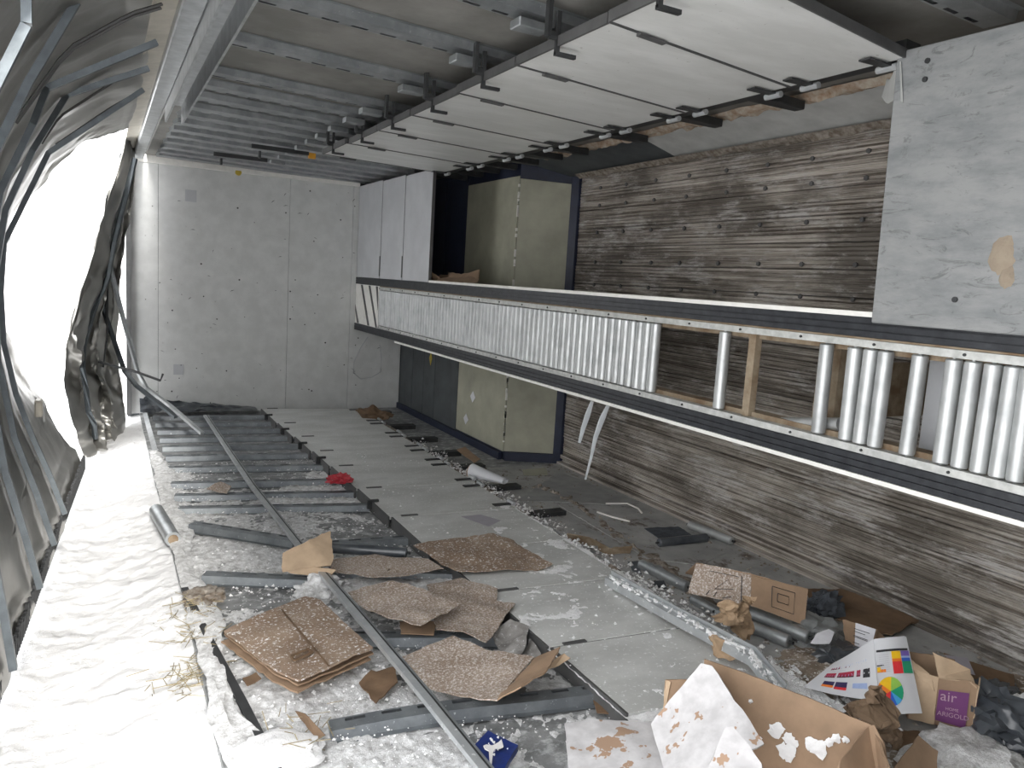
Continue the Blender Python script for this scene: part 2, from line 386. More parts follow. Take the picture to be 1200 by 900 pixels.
# ================================================================ CEILING RAILS
def rail_mesh(p0, p1, face, wid=.105, dep=.032, slots=True, sgn=-1, amp=0, seed=0):
    """slotted hat channel from p0 to p1 (on the plate), bulging towards sgn*z"""
    p0 = Vector(p0); p1 = Vector(p1); L = (p1-p0).length; d = (p1-p0).normalized(); w = Vector((-d.y,d.x,0)).normalized()
    mb = MB(); h = wid/2
    def pt(s_, c, z):
        q = p0 + d*s_ + w*c; q.z += sgn*z
        if amp: q.z += amp*math.sin(PI*s_/L) ; q.y += amp*.6*math.sin(2*PI*s_/L+seed)
        return q
    xs = [0]; s_ = .05
    marks = []
    while s_ + .10 < L:
        marks.append((s_, s_+.065)); s_ += .118
    cuts = sorted(set([0, L] + [m for a in marks for m in a]))
    def strip(c0, z0, c1, z1, segs):
        for a, b in segs: mb.add([pt(a,c0,z0), pt(b,c0,z0), pt(b,c1,z1), pt(a,c1,z1)], [(0,1,2,3)])
    full = list(zip(cuts, cuts[1:]))
    solid = [s for s in full if s not in marks] if slots else full
    strip(-h-.022, .002, -h, .002, full); strip(-h, .002, -h+.006, dep, full)
    strip(-h+.006, dep, h-.030, dep, full); strip(h-.030, dep, h-.014, dep, solid)
    strip(h-.014, dep, h-.006, dep, full); strip(h-.006, dep, h, .002, full); strip(h, .002, h+.022, .002, full)
    for e in (0, L):
        mb.add([pt(e,-h,.002), pt(e,-h+.006,dep), pt(e,h-.006,dep), pt(e,h,.002)], [(0,1,2,3)])
    return mb
rail_y = [1.46,2.36,2.90,3.53,4.17,4.50,4.84,5.18,5.48,5.80,6.13,6.45,6.78,7.12,7.44,7.70]
SK = .15
for i, y in enumerate(rail_y):
    x0, x1 = .44, 2.60
    a = (x0,y+SK*(x0-.4),CZ); b = (x1,y+SK*(x1-.4),CZ)
    if i == 0: a = (1.9,1.55,CZ); b = (2.56,1.60,CZ)
    r = thing('slotted_rail', 'slotted steel rail across the ceiling, %s from the camera' % ORD[i], 'rail', ((a[0]+b[0])/2,(a[1]+b[1])/2,CZ), 'slotted rails across the ceiling')
    rail_mesh(a, b, None, wid=.11 if i < 5 else .15).build('channel', 'galv', r)
    xe = 1.28; ye = y+SK*(xe-.4)
    if i and i < 13:
        MB().slab([(xe-.02,ye-.045,CZ-.05),(xe+.10,ye-.03,CZ-.05),(xe+.10,ye+.03,CZ-.05),(xe-.02,ye+.03,CZ-.05)], (0,0,-.03)).build('end_bracket', 'galv', r, bevel=.003)
    if 0 < i < 11:
        xb = 2.40; yb = y+SK*(xb-.4)
        MB().slab([(xb-.04,yb-.05,CZ-.035),(xb+.48,yb-.0,CZ-.035),(xb+.48,yb+.06,CZ-.035),(xb-.04,yb+.06,CZ-.035)], (0,0,-.04)).build('foot_bracket', 'iron', r, bevel=.004)
# rail lip under the hinge ends
lip = MB().slab([(2.362,1.78,2.28),(2.45,1.79,2.28),(2.45,5.75,2.28),(2.362,5.72,2.28)], (0,0,.05)).build('hinge_beam', 'iron')
tag(lip, 'dark steel beam carrying the hinges of the overhead panels', 'beam')

# ================================================================ HINGED SHELF PANELS OVERHEAD
cy0 = [1.58,2.09,2.70,3.26,3.86,4.40,4.98,5.58]
PZ = 2.262
def hinge(parent, x, y, z, sgn, mat='iron'):
    """strap on the board plus a knuckle at its end"""
    h = MB().slab([(x-.115,y-.022,z),(x,y-.018,z),(x,y+.018,z),(x-.115,y+.022,z)], (0,0,sgn*.006)).build('hinge', mat, parent)
    MB().tube([(x+.012,y-.035,z+sgn*.008),(x+.012,y+.045,z+sgn*.008)], .0125, 8).build('hinge_barrel', 'galv_bright', h, smooth=True)
    return h
for i in range(7):
    a0, a1 = cy0[i], cy0[i+1]-.012
    s0, s1 = .17, .17
    xL = 1.385 + random.uniform(-.012,.012); xR = 2.345
    q = [(xL,a0,PZ),(xR,a0+s0,PZ),(xR,a1+s1,PZ),(xL,a1,PZ)]
    if i == 0: q = [(xL,a0,PZ),(xR,1.765,PZ),(xR,a1+s1,PZ),(xL,a1,PZ)]
    t_ = thing('shelf_panel', 'white fold-down shelf panel fixed under the ceiling, %s from the camera' % ORD[i], 'panel', ((xL+xR)/2,(a0+a1)/2+.08,PZ), 'white shelf panels under the ceiling')
    MB().slab(q, (0,0,.022)).build('board', 'white_panel', t_, bevel=.002)
    e = MB()
    e.slab([(xL-.006,a0,PZ-.004),(xL+.004,a0,PZ-.004),(xL+.004,a1,PZ-.004),(xL-.006,a1,PZ-.004)], (0,0,.034))
    e.slab([(xL,a1-.002,PZ-.003),(xR,a1+s1-.002,PZ-.003),(xR,a1+s1+.006,PZ-.003),(xL,a1+.006,PZ-.003)], (0,0,.03))
    e.slab([q[0][:2]+(PZ-.003,), q[1][:2]+(PZ-.003,), (q[1][0],q[1][1]-.008,PZ-.003), (q[0][0],q[0][1]-.008,PZ-.003)], (0,0,.03))
    e.build('edge_trim', 'board_edge', t_)
    MB().slab([(xL+.13,a1-.012+.025,PZ-.004),(xL+.25,a1-.012+.045,PZ-.004),(xL+.25,a1+.012+.045,PZ-.004),(xL+.13,a1+.012+.025,PZ-.004)], (0,0,-.008)).build('seam_latch', 'board_edge', t_)
    hinge(t_, xR+.005, a0+s0+.085, PZ-.006, -1); hinge(t_, xR+.005, a1+s1-.085, PZ-.006, -1)
    ym = rail_y[i+1]+.14 if i < 5 else (a0+a1)/2
    ym = (a0+a1)/2+.0
    k = MB().box((xL-.012,ym-.006,PZ-.03), (xL+.004,ym+.006,PZ+.11)); k.box((xL-.012,ym-.008,PZ-.035), (xL+.07,ym+.008,PZ-.022))
    k.tube([(xL-.04,ym,PZ+.03),(xL-.012,ym,PZ+.03)], .016, 8)
    k.box((xL-.05,ym-.012,PZ+.02), (xL-.035,ym+.012,PZ+.14))
    k.build('latch_hook', 'iron', t_)
# two folded brackets further in, with an orange tag
for (u, y, lab) in ((.98,6.05,'nearer'),(.80,6.75,'farther')):
    b = thing('latch_bracket', 'small %s dark latch bracket hanging from the rails past the shelf panels' % lab, 'bracket', (u+.2,y+.08,2.30))
    MB().box((u,y+.05,2.315), (u+.42,y+.075,2.345)).build('arm', 'iron', b)
    MB().box((u+.05,y+.04,2.25), (u+.065,y+.085,2.30)).build('hook', 'iron', b)
    if lab == 'nearer':
        o = MB().box((u+.42,y+.045,2.295), (u+.47,y+.08,2.335)).build('orange_tag', 'orange_tag', b); o['label'] = 'orange plastic tag'

# ================================================================ ROLLER CONVEYOR
XC = 2.36
cv = thing('roller_conveyor', 'long galvanised roller conveyor running along the deck with gaps in its rollers', 'conveyor', (XC+.06,4.2,.84))
for z0, z1 in ((.853,.925),(1.335,1.405)):
    mb = MB(); n_ = 3
    for k in range(n_):
        a = z0+(z1-z0)*k/n_; b2 = z0+(z1-z0)*(k+1)/n_
        mb.box((XC-.005,.6,a+.002), (XC+.09,8.0,b2-.002))
    mb.box((XC+.003,.6,z0), (XC+.085,8.0,z1))
    mb.build('side_rail', 'black_rail', cv)
MB().box((XC-.004,.6,.836), (XC+.09,6.7,.852)).build('edge_strip', 'white_strip', cv)
MB().box((XC-.004,.6,1.406), (XC+.09,5.93,1.424)).build('edge_strip', 'white_strip', cv)
for z0, z1 in ((.926,.952),(1.300,1.326)):
    MB().box((XC+.002,.6,z0), (XC+.05,7.22,z1)).build('roller_bracket', 'bracket_steel', cv)
    r_ = MB()
    for i in range(40):
        y = .8+i*.32
        if y > 7.2: break
        r_.tube([(XC+.003,y,(z0+z1)/2),(XC-.004,y,(z0+z1)/2)], .005, 6)
    stuff(r_.build('rivets', 'iron', cv))
    MB().box((XC+.05,.6,z0-.02), (XC+.12,7.22,z1+.02)).build('inner_web', 'rust_brown', cv)
MB().box((XC+.008,.6,1.327), (XC+.06,7.9,1.334)).build('rust_gap', 'rust_brown', cv)
# striped end plate
MB().box((XC,7.22,.926), (XC+.05,7.985,1.334)).build('end_plate', 'white_strip', cv)
for k in range(4):
    y = 7.99-k*.26
    def cl(y, z): return (XC-.003, min(7.985,max(7.23,y)), z)
    z0, z1 = .93, 1.33
    ya, yb = y, y-.42
    if k == 0: pts = [(7.985,1.06),(7.985,1.12),(7.84,.93),(7.90,.93)]
    else: pts = [(y+.02,1.33),(y+.08,1.33),(y-.25+.06,.93),(y-.25,.93)]
    pts = [(min(7.985,max(7.23,a)), b2) for a, b2 in pts]
    if k == 3: pts = [(7.23,1.20),(7.25,1.33),(7.31,1.33),(7.23,1.10)]
    MB().slab([(XC-.003,a,b2) for a,b2 in pts], (.002,0,0)).build('black_stripe', 'board_edge', cv)
def roller_mb(x, y, z0, z1, r=.026):
    mb = MB().tube([(x,y,z0),(x,y,z0+.004),(x,y,z1-.004),(x,y,z1)], [r*.85,r,r,r*.85], 16, up=(1,0,0))
    mb.tube([(x,y,z0-.012),(x,y,z1+.012)], .006, 6, up=(1,0,0)); return mb
ry = [2.985+i*.0602 for i in range(71)]
loose = [(2.375,2.507,1.141)[1], (2.375,1.971,1.144)[1], (2.375,1.849,1.162)[1], (2.375,1.787,1.171)[1], (2.375,1.727,1.180)[1], (2.375,1.604,1.169)[1], (2.375,1.484,1.160)[1], (2.375,1.423,1.157)[1], (2.375,1.361,1.154)[1], (2.375,1.303,1.152)[1], (2.375,1.251,1.148)[1]]
loose += [loose[-1]-.062*k for k in range(1,6)]
r0 = roller_mb(XC+.024, ry[0], .957, 1.295).build('roller', 'roller_steel', cv, smooth=True)
base = r0.location.copy()
for y in ry[1:] + loose:
    c = r0.copy(); COL.objects.link(c); c.parent = cv
    c.location = base + Vector((random.uniform(-.002,.002), y-ry[0], 0)); c.rotation_euler = (random.uniform(-.012,.012) if y < 2.9 else 0, 0, random.uniform(0,6))
y = (2.420,2.358,1.124)[1]
MB().box((XC+.03,y-.02,.94), (XC+.07,y+.02,1.31)).build('cross_bar', 'rust_brown', cv, bevel=.003)
for y, z0, z1 in ((1.98,1.00,1.22),(4.6,1.0,1.22),(6.8,1.0,1.22)):
    MB().box((XC+.11,y,z0-.10), (XC+.16,y+.10,z1+.1)).build('support_bracket', 'rust_brown', cv)
    MB().box((XC+.16,y+.03,z0), (3.302 if y < 5 else 2.888,y+.07,z1)).build('support_arm', 'rust_brown', cv)
lr = thing('loose_roller', 'loose galvanised roller lying along the lower conveyor bracket', 'roller', (2.460,2.073,0.976))
p0 = Vector((2.440,2.217,0.945)); p1 = Vector((2.440,1.920,0.999))
MB().tube([p0, p1], .025, 14).build('tube', 'roller_steel', lr, smooth=True)
d = (p1-p0).normalized(); MB().tube([p0-d*.012, p1+d*.012], .006, 6).build('axle', 'iron', lr)
MB_ = MB().slab([(2.62,1.58,.93),(2.62,1.72,.93),(2.62,1.72,1.30),(2.62,1.58,1.30)], (.02,0,0)).build('backing_plate', 'cover_grey', cv)

# cover panels between conveyor and ceiling
for i, (a, b2, zt) in enumerate(((5.94,6.57,2.315),(6.58,7.20,2.325),(7.21,7.97,2.335))):
    t_ = thing('deck_cover', 'pale grey cover panel standing on the far end of the conveyor, %s from the bulkhead' % ['third','second','first'][i], 'panel', (2.375,(a+b2)/2,1.41), 'far cover panels above the conveyor')
    MB().box((2.355,a,1.408), (2.385,b2-.006,zt)).build('board', 'cover_grey', t_, bevel=.002)
    if i: MB().box((2.350,a-.012,1.43), (2.356,a+.006,1.62)).build('seam_latch', 'board_edge', t_)
    MB().box((2.357,a-.004,1.408), (2.383,a,zt)).build('edge_trim', 'board_edge', t_)
cp = thing('cover_plate', 'large scratched pale grey cover plate over the near end of the conveyor', 'panel', (2.35,1.3,1.395))
MB().slab([(2.335,1.765,1.388),(2.335,1.79,2.285),(2.335,.55,2.275),(2.335,.55,1.388)], (.028,0,0)).build('board', 'cover_scratched', cp, bevel=.004)
mb = MB()
for p in ((2.333,1.674,2.232), (2.333,1.675,2.175), (2.333,1.478,1.481)):
    mb.tube([(2.336,p[1],p[2]),(2.330,p[1],p[2])], .009, 10)
mb.build('screw', 'iron', cp)
c0 = (2.334,1.355,1.615); c1 = (2.334,1.332,1.553)
mb = MB()
for (cx, cy_, cz), r in ((c0,.050),(c1,.030)):
    n_ = 22
    ring = [(2.335, cy_+math.cos(a*2*PI/n_)*r*.75*(1+.35*nz(a*.9,r*9)), cz+math.sin(a*2*PI/n_)*r*1.1*(1+.35*nz(a*.7,r*5,4))) for a in range(n_)]
    mid = [(2.326, cy_+(y-cy_)*.6, cz+(z-cz)*.55) for x,y,z in ring]
    mb.add(ring+mid+[(2.325,cy_,cz)], [(k,(k+1)%n_,n_+(k+1)%n_,n_+k) for k in range(n_)] + [(n_+k,n_+(k+1)%n_,2*n_) for k in range(n_)])
o = mb.build('foam_residue', 'foam', cp, smooth=True); o['label'] = 'brown foam residue stuck to the plate'
b = MB()
pts = [(2.345,1.823,2.117), (2.345,1.771,2.245), (2.340,1.758,2.133), (2.340,1.774,2.067), (2.360,1.848,2.143)]
P_ = [Vector(p) for p in ((2.330,1.767,2.249), (2.330,1.742,2.115), (2.456,1.920,2.176), (2.446,1.900,2.232))]
def fn(u, v):
    q = (P_[0]*(1-u)+P_[3]*u)*(1-v) + (P_[1]*(1-u)+P_[2]*u)*v; q.z += .012*math.sin(u*7); return q
tag(MB().grid(fn, 8, 6).build('torn_liner', 'grey_trim', smooth=True, solid=.003), 'torn curled grey liner scrap at the corner of the big cover plate', 'scrap')

# ================================================================ PEELED ROOF SKIN (left)
SEC3 = [(.27,2.415),(.10,2.36),(-.09,2.24),(-.28,1.95),(-.40,1.60),(-.43,1.10),(-.39,.55),(-.345,.20),(-.32,-.06)]
SEC6 = [(.20,2.40),(.02,2.27),(-.31,2.00),(-.50,1.65),(-.585,1.30),(-.575,.97),(-.47,.67),(-.28,.36),(-.10,-.05)]
def secpt(y, t, inset=0):
    k = (y-3)/3.3; n_ = len(SEC3)-1; f = min(.9999,max(0,t))*n_; i = int(f); f -= i
    def at(i): return Vector((SEC3[i][0]*(1-k)+SEC6[i][0]*k, y, SEC3[i][1]*(1-k)+SEC6[i][1]*k))
    p = at(i)*(1-f) + at(i+1)*f
    d = (at(min(n_,i+1))-at(i)).normalized()
    nrm = Vector((-d.z, 0, d.x)) * -1
    if nrm.x*(.2-p.x) + nrm.z*(1.2-p.z) < 0: nrm = -nrm
    return p + nrm*inset
ribs = [2.45,3.02,3.70,4.22,4.72]
KINK = {0: (-0.186,2.480,2.126), 1: (-0.068,3.050,2.306), 2: (-0.205,3.720,2.109), 3: (-0.151,4.250,2.187), 4: (-0.256,4.750,1.967)}
rs = thing('roof_skin', 'peeled aluminium roof skin curling from the ceiling edge down to the snow', 'roof', (-.3,4.2,-.06))
mb = MB()
def fn(u, v):
    yend = 6.42 - .25*math.sin(PI*u) + .16*nz(u*6,1,2) - (.25 if u > .85 else 0)
    y = 2.2 + v*(yend-2.2)
    dent = .022*nz(u*2,y*1.2,1) + .005*nz(u*8,y*4,4)
    near = min(abs(y-r) for r in ribs); dent += -.03*min(1,near/.25)*(1 if 0.05 < u < .95 else .3)
    fade = min(1, u*8)
    if v > .8: dent += (v-.8)*5*.035*(nz(u*9,y*4,8)+.4*math.sin(u*30))
    return secpt(y, u, dent*fade)
mb.grid(fn, 90, 150).build('sheet', 'roof_skin', rs, smooth=True, solid=.002)
for k, y in enumerate(ribs):
    mb = MB()
    ts = [.02,.10,.20,.30,.345,.40,.55,.70,.85,.97] if k % 2 == 0 else [.02,.12,.24,.30,.36,.50,.65,.80,.96]
    path = []
    kx = Vector(KINK[k]) if k in KINK else secpt(y,.32,.05)
    kt = [.27,.27,.26,.26,.40][k]
    ts = [.02,kt*.3,kt*.6,kt*.99] + [kt+.08+(.97-kt-.08)*j/6 for j in range(7)]
    for t_ in ts:
        p = secpt(y, t_, .028)
        if t_ < kt: q = secpt(y,.02,.02)*(1-t_/kt) + kx*(t_/kt); p = q
        p.y += .03*math.sin(t_*5+k)*(t_ > kt); path.append(p)
    for a, b2 in zip(path, path[1:]):
        d = (b2-a).normalized(); n_ = Vector((-d.z,0,d.x)).normalized()
        if n_.x*(.4-a.x)+n_.z*(1.2-a.z) < 0: n_ = -n_
        w = Vector((0,.018,0))
        mb.hexa([a-w, a+w, b2+w, b2-w, a-w*.8+n_*.024, a+w*.8+n_*.024, b2+w*.8+n_*.024, b2-w*.8+n_*.024])
    mb.build('roof_bow', 'roof_rib', rs)
mb = MB()
for y0, a, b2 in ((3.25,.05,.36),(3.30,.05,.36),(4.35,.10,.30),(5.0,.08,.25)):
    mb = MB(); mb.tube([secpt(y0+.25*(t_/10), a+(b2-a)*t_/10, .012) for t_ in range(11)], .006, 5)
    mb.build('sealant_line', 'board_edge', rs)
p = secpt(5.3,.80,.05); q = MB()
q.box((p.x-.02,p.y-.05,p.z-.04),(p.x+.02,p.y+.05,p.z+.06)); o = q.build('torn_tab', 'cream_trim', rs, bevel=.008)
mb = MB()
for i in range(120):
    y = 2.6+i*.030; p = secpt(y,.985,.0); mb.box((p.x-.004,y-.009,-.07),(p.x+.010,y+.009,p.z+.02+.025*random.random()))
stuff(mb.build('torn_hem', 'iron', rs))
# crumpled end of the skin next to the bulkhead
Lft = [(0.183,6.900,2.442), (0.123,6.900,2.189), (-0.045,6.800,1.583), (-0.162,6.700,1.126), (-0.247,6.600,0.745), (-0.256,6.600,0.520), (-0.214,6.600,0.259), (-0.171,6.600,0.092), (-0.127,6.600,-0.077)]
Rgt = [(0.265,7.700,2.565), (0.231,7.750,1.997), (0.175,7.750,1.545), (0.132,7.750,1.165), (0.103,7.750,0.782), (0.115,7.750,0.473), (0.148,7.700,0.246), (0.165,7.600,0.029), (0.187,7.400,-0.164)]
def cur(u, v):
    f = min(.9999,v)*8; i = int(f); f -= i
    a = Vector(Lft[i])*(1-f)+Vector(Lft[i+1])*f; b2 = Vector(Rgt[i])*(1-f)+Vector(Rgt[i+1])*f
    p = a*(1-u)+b2*u
    e = min(1,8*v)*(.3+.7*min(1,6*u)*min(1,6*(1-u)))
    p.y += e*(.10*math.sin(u*17+2*math.sin(v*5)) + .12*nz(u*5,v*7,3)); p.x += e*(.05*nz(u*6,v*8,11)+.03*math.sin(u*23+v*6))
    p.z = max(p.z, -.09); return p
ct = thing('crumpled_roof_end', 'crumpled dark aluminium roof end hanging beside the white bulkhead', 'roof', (0,7.1,-.09))
MB().grid(cur, 60, 120).build('crumpled_sheet', 'roof_skin', ct, smooth=True, solid=.002)
MB().tube([cur(.30,v/12)+Vector((.03,-.10,0)) for v in range(1,12)], .022, 6).build('folded_bow', 'roof_rib', ct)
def bar(name, label, path, r, mat='roof_rib', flat=.6, cat='bar', n=4):
    return tag(MB().tube(path, r, n, flat=flat).build(name, mat), label, cat)
bar('bent_roof_bow', 'long bent roof bow standing out nearest, from the ceiling corner to the floor', [(0.218,7.500,2.440), (0.173,7.300,2.064), (0.049,7.100,1.529), (0.054,7.100,1.378), (0.149,7.000,0.952), (0.245,6.900,0.546), (0.314,6.900,0.404), (0.483,6.750,0.277), (0.683,6.350,0.124)], .024, 'galv_bright')
bar('bent_roof_bow', 'second bent roof bow, just behind the longest one by the bulkhead', [(0.201,7.600,2.343), (0.053,7.500,1.677), (-0.021,7.400,1.171), (0.009,7.400,0.992), (0.158,7.200,0.506), (0.238,6.900,0.426), (0.503,6.500,0.231)], .024)
bar('bent_roof_bow', 'short dark crossbar lying across the two bent roof bows', [(-0.030,6.900,0.621), (0.233,6.750,0.558), (0.404,6.700,0.496), (0.422,6.700,0.551)], .018, 'iron')
bar('bent_roof_bow', 'twisted dark strip dangling behind the two bent roof bows', [(0.151,7.400,2.314), (0.084,7.350,1.745), (0.024,7.300,1.318), (0.033,7.300,0.819), (-0.001,7.300,0.529)], .03, 'iron', .3)
# torn flashing along the sill
def fl_(u, v):
    y = 1.6+v*4.6; w = .03+.06*max(0,nz(y*1.7,3,2)+.35)
    return (.335-.04*(1-u)+w*u*1.2+.02*nz(y*4,u*3,6), y, .03+.016*math.sin(PI*u)*(.6+.6*nz(y*5,u*2,1))+.008*nz(y*9,u*5,9))
tag(MB().grid(fl_, 8, 200).build('torn_flashing', 'dirty_snow', smooth=True), 'torn snow-covered strip of white flashing along the open floor edge', 'flashing')
p0 = Vector((0.258,4.627,0.050)); p1 = Vector((0.307,4.100,0.050))
pp = thing('pipe_stub', 'short grey pipe stub lying in the snow beside the floor edge', 'pipe', ((p0.x+p1.x)/2,(p0.y+p1.y)/2,.03))
MB().tube([p0,p1], .038, 12).build('tube', 'galv', pp, smooth=True); d = (p1-p0).normalized()
o = MB().tube([p1-d*.01,p1+d*.004], .025, 10).build('rusty_plug', 'rust_brown', pp)
bar('edge_channel', 'dark frost-filled steel channel at the near end of the open floor edge', [(0.306,3.472,0.035), (0.348,2.952,0.030), (0.396,2.453,0.030), (0.428,2.058,0.030)], .02, 'iron', .5)
bar('edge_channel', 'outer thin steel strip at the near end of the open floor edge', [(0.306,3.051,0.020), (0.327,2.644,0.020), (0.339,2.111,0.020)], .012, 'iron', .5)

# ================================================================ FLOOR RAILS, FLOOR PANELS, BENT BAR
fr_ = [((.40,7.62,0),(1.55,7.50,0),0),((.40,7.30,0),(1.55,7.16,0),0),((.40,6.98,0),(1.55,6.84,0),0),((.40,6.66,0),(1.55,6.52,0),0),((.40,6.34,0),(1.55,6.20,0),0),((.40,6.02,0),(1.55,5.86,0),0),
  ((.38,5.68,0),(1.60,5.46,0),0),((.38,5.26,0),(1.60,5.04,0),0),((.38,4.97,0),(1.60,4.72,0),0),((.38,4.70,0),(1.60,4.42,0),0),
  ((.42,4.33,.02),(.88,3.90,.02),0),((.40,3.60,.01),(.86,3.38,.01),0),((.98,3.86,0),(1.62,3.80,0),0),((.95,3.50,0),(1.66,3.20,0),0),((.80,2.82,0),(1.60,2.52,0),0),((.62,2.22,0),(1.60,2.08,0),.012)]
for i, (a, b2, am) in enumerate(fr_):
    lab = 'slotted steel rail across the floor, %s from the bulkhead' % ORD[i]
    if i == 10: lab = 'bent slotted rail lying askew left of the long bar, above a bare patch of floor'
    if i == 11: lab = 'bent slotted rail left of the tan cardboard scrap, near the torn edge'
    o = rail_mesh(a, b2, None, wid=.075, dep=.036, sgn=1, amp=am).build('floor_rail', 'galv_dark')
    tag(o, lab, 'rail', 'slotted rails across the floor')
fy0 = [1.87,2.37,2.92,3.48,4.08,4.70,5.31,5.80,6.35,6.95,7.70]
for i in range(10):
    a0, a1 = fy0[i], fy0[i+1]-.010
    def sk(y): return -.05 - .02*max(0,y-4)**1.5*.55
    xL = 1.52 - .016*i + random.uniform(-.008,.008); xR = 2.20 + .012*i
    q = [(xL,a0,.052),(xR,a0+sk(a0),.052),(xR,a1+sk(a0),.052),(xL,a1,.052)]
    t_ = thing('floor_panel', 'frosty white shelf panel lying along the floor, %s from the camera' % ORD[i], 'panel', ((xL+xR)/2,(a0+a1)/2,.0), 'shelf panels along the floor')
    MB().slab(q, (0,0,.018)).build('board', 'floor_panel', t_, bevel=.002)
    e = MB()
    e.slab([(xL-.012,a0,.005),(xL-.002,a0,.005),(xL-.002,a1,.005),(xL-.012,a1,.005)], (0,0,.066))
    e.slab([(xL,a1-.003,.054),(xR,a1+sk(a0)-.003,.054),(xR,a1+sk(a0)+.009,.054),(xL,a1+.009,.054)], (0,0,.012))
    e.build('edge_trim', 'board_edge', t_)
    MB().slab([(xL+.05,a1-.006,.07),(xL+.15,a1-.012,.07),(xL+.15,a1+.008,.07),(xL+.05,a1+.014,.07)], (0,0,.005)).build('seam_latch', 'board_edge', t_)
    if i > 3:
        MB().box((xL-.04,(a0+a1)/2-.01,.03),(xL+.03,(a0+a1)/2+.01,.085)).build('latch_hook', 'iron', t_)
        for ya in (a0+.08, a1-.08):
            hinge(t_, xR, ya+sk(a0), .071, 1)
    if i > 2:
        MB().box((xR+.03,a1+sk(a0)-.06,.0),(xR+.34,a1+sk(a0)+.02,.04)).build('foot_bracket', 'iron', t_)
Pb = [Vector(p) for p in ((0.817,7.405,0.070), (0.825,6.082,0.060), (0.830,4.954,0.060), (0.861,3.757,0.070), (0.865,3.190,0.100), (0.883,2.690,0.110), (0.900,2.113,0.120), (0.912,1.703,0.120))]
sb = thing('bent_bar', 'long bent galvanised bar running along the floor from the bulkhead to the camera', 'bar', (.88,4.2,.04))
MB().tube(Pb, .018, 4, flat=.7).build('bar_body', 'galv_bright', sb)
MB().tube([p+Vector((.0155,0,.004)) for p in Pb], .006, 4).build('bar_groove', 'iron', sb)
MB().tube([p+Vector((.025,0,.002)) for p in Pb], .006, 4).build('bar_lip', 'galv', sb)
# galvanised channel kicked up at its near end
gc = thing('steel_channel', 'bent galvanised steel channel lying on the right edge of the floor panels', 'bar', (2.125,2.319,0.070))
Pc = [Vector(p) for p in ((2.100,2.826,0.100), (2.078,2.298,0.135), (2.079,1.890,0.160), (2.071,1.731,0.100))]
mb = MB()
for a, b2 in zip(Pc, Pc[1:]):
    w = Vector((.026,.009,0)); u_ = Vector((0,0,.030))
    mb.slab([a-w,b2-w,b2+w,a+w], (0,0,.005))
    mb.slab([a-w,b2-w,b2-w-u_,a-w-u_], (.005,0,0)); mb.slab([a+w,b2+w,b2+w+u_*.8,a+w+u_*.8], (-.005,0,0))
    mb.slab([a+w*.2,b2+w*.2,b2+w*.2+u_*.4,a+w*.2+u_*.4], (.01,0,0))
mb.build('channel', 'galv_bright', gc)
sn = MB()
for i in range(90):
    k = random.random()*(len(Pc)-1); j = int(k); p = Pc[j].lerp(Pc[j+1], k-j); r = random.uniform(.004,.012)
    sn.tube([p+Vector((random.uniform(-.025,.02),0,.004)), p+Vector((random.uniform(-.025,.02),.02,.010))], [r,r*.5], 5)
stuff(sn.build('frost', 'snow', gc))
# black rubber strips crumpled at the foot of the bulkhead
def rbf(u, v): 
    x = .30+u*1.05; return (x, 7.95-.16*v-.05*nz(x*6,v*3), .02+.11*(1-u)*(1-v)+.05*nz(x*9,v*4,2)*(1-u)+.02)
tag(MB().grid(rbf, 40, 6).build('rubber_strip', 'dark_plastic', smooth=True, solid=.004), 'crumpled black rubber strip at the foot of the bulkhead', 'strip')

# ================================================================ SHEET HELPERS FOR THE DEBRIS
def paper(name, pts, mat, faces=None, thick=.004, amp=.006, fr=8, torn=.004, res=.035, seed=0, parent=None, smooth=True):
    bm = bmesh.new(); vs = [bm.verts.new(p) for p in pts]
    for f in (faces or [list(range(len(pts)))]): bm.faces.new([vs[i] for i in f])
    bmesh.ops.triangulate(bm, faces=bm.faces[:])
    for _ in range(6):
        E_ = [e for e in bm.edges if e.calc_length() > res]
        if not E_ or len(bm.faces) > 2500: break
        bmesh.ops.subdivide_edges(bm, edges=E_, cuts=1); bmesh.ops.triangulate(bm, faces=[f for f in bm.faces if len(f.verts) > 3])
    bmesh.ops.recalc_face_normals(bm, faces=bm.faces[:]); bm.normal_update()
    if sum((f.normal.z for f in bm.faces)) < 0: bmesh.ops.reverse_faces(bm, faces=bm.faces[:]); bm.normal_update()
    bd = {v for e in bm.edges if e.is_boundary for v in e.verts}
    for v in bm.verts:
        c = v.co.copy(); v.co += v.normal*amp*nz(c.x, c.y, c.z+seed, fr, 3)
        if v in bd and torn: v.co += torn*noise.noise_vector(c*38+Vector((seed,0,0)))
    mb = MB(); bm.verts.index_update()
    mb.add([v.co.copy() for v in bm.verts], [[v.index for v in f.verts] for f in bm.faces]); bm.free()
    return mb.build(name, mat, parent, smooth=smooth, solid=-thick)
def blob(name, mat, c, r, amp=.3, seed=0, fr=6, parent=None, sub=4, flat=True):
    bm = bmesh.new(); bmesh.ops.create_icosphere(bm, subdivisions=sub, radius=1)
    for v in bm.verts:
        n_ = v.co.normalized(); k = 1+amp*(nz(n_.x,n_.y,n_.z+seed,fr*.35,4)+.5*abs(nz(n_.x,n_.y,n_.z+seed+9,fr*.7,2)))
        v.co = Vector((n_.x*r[0]*k, n_.y*r[1]*k, n_.z*r[2]*k)) + Vector(c)
        if flat: v.co.z = max(v.co.z, c[2]-r[2]*.45)
    mb = MB(); bm.verts.index_update(); mb.add([v.co.copy() for v in bm.verts], [[v.index for v in f.verts] for f in bm.faces]); bm.free()
    return mb.build(name, mat, parent, smooth=True)

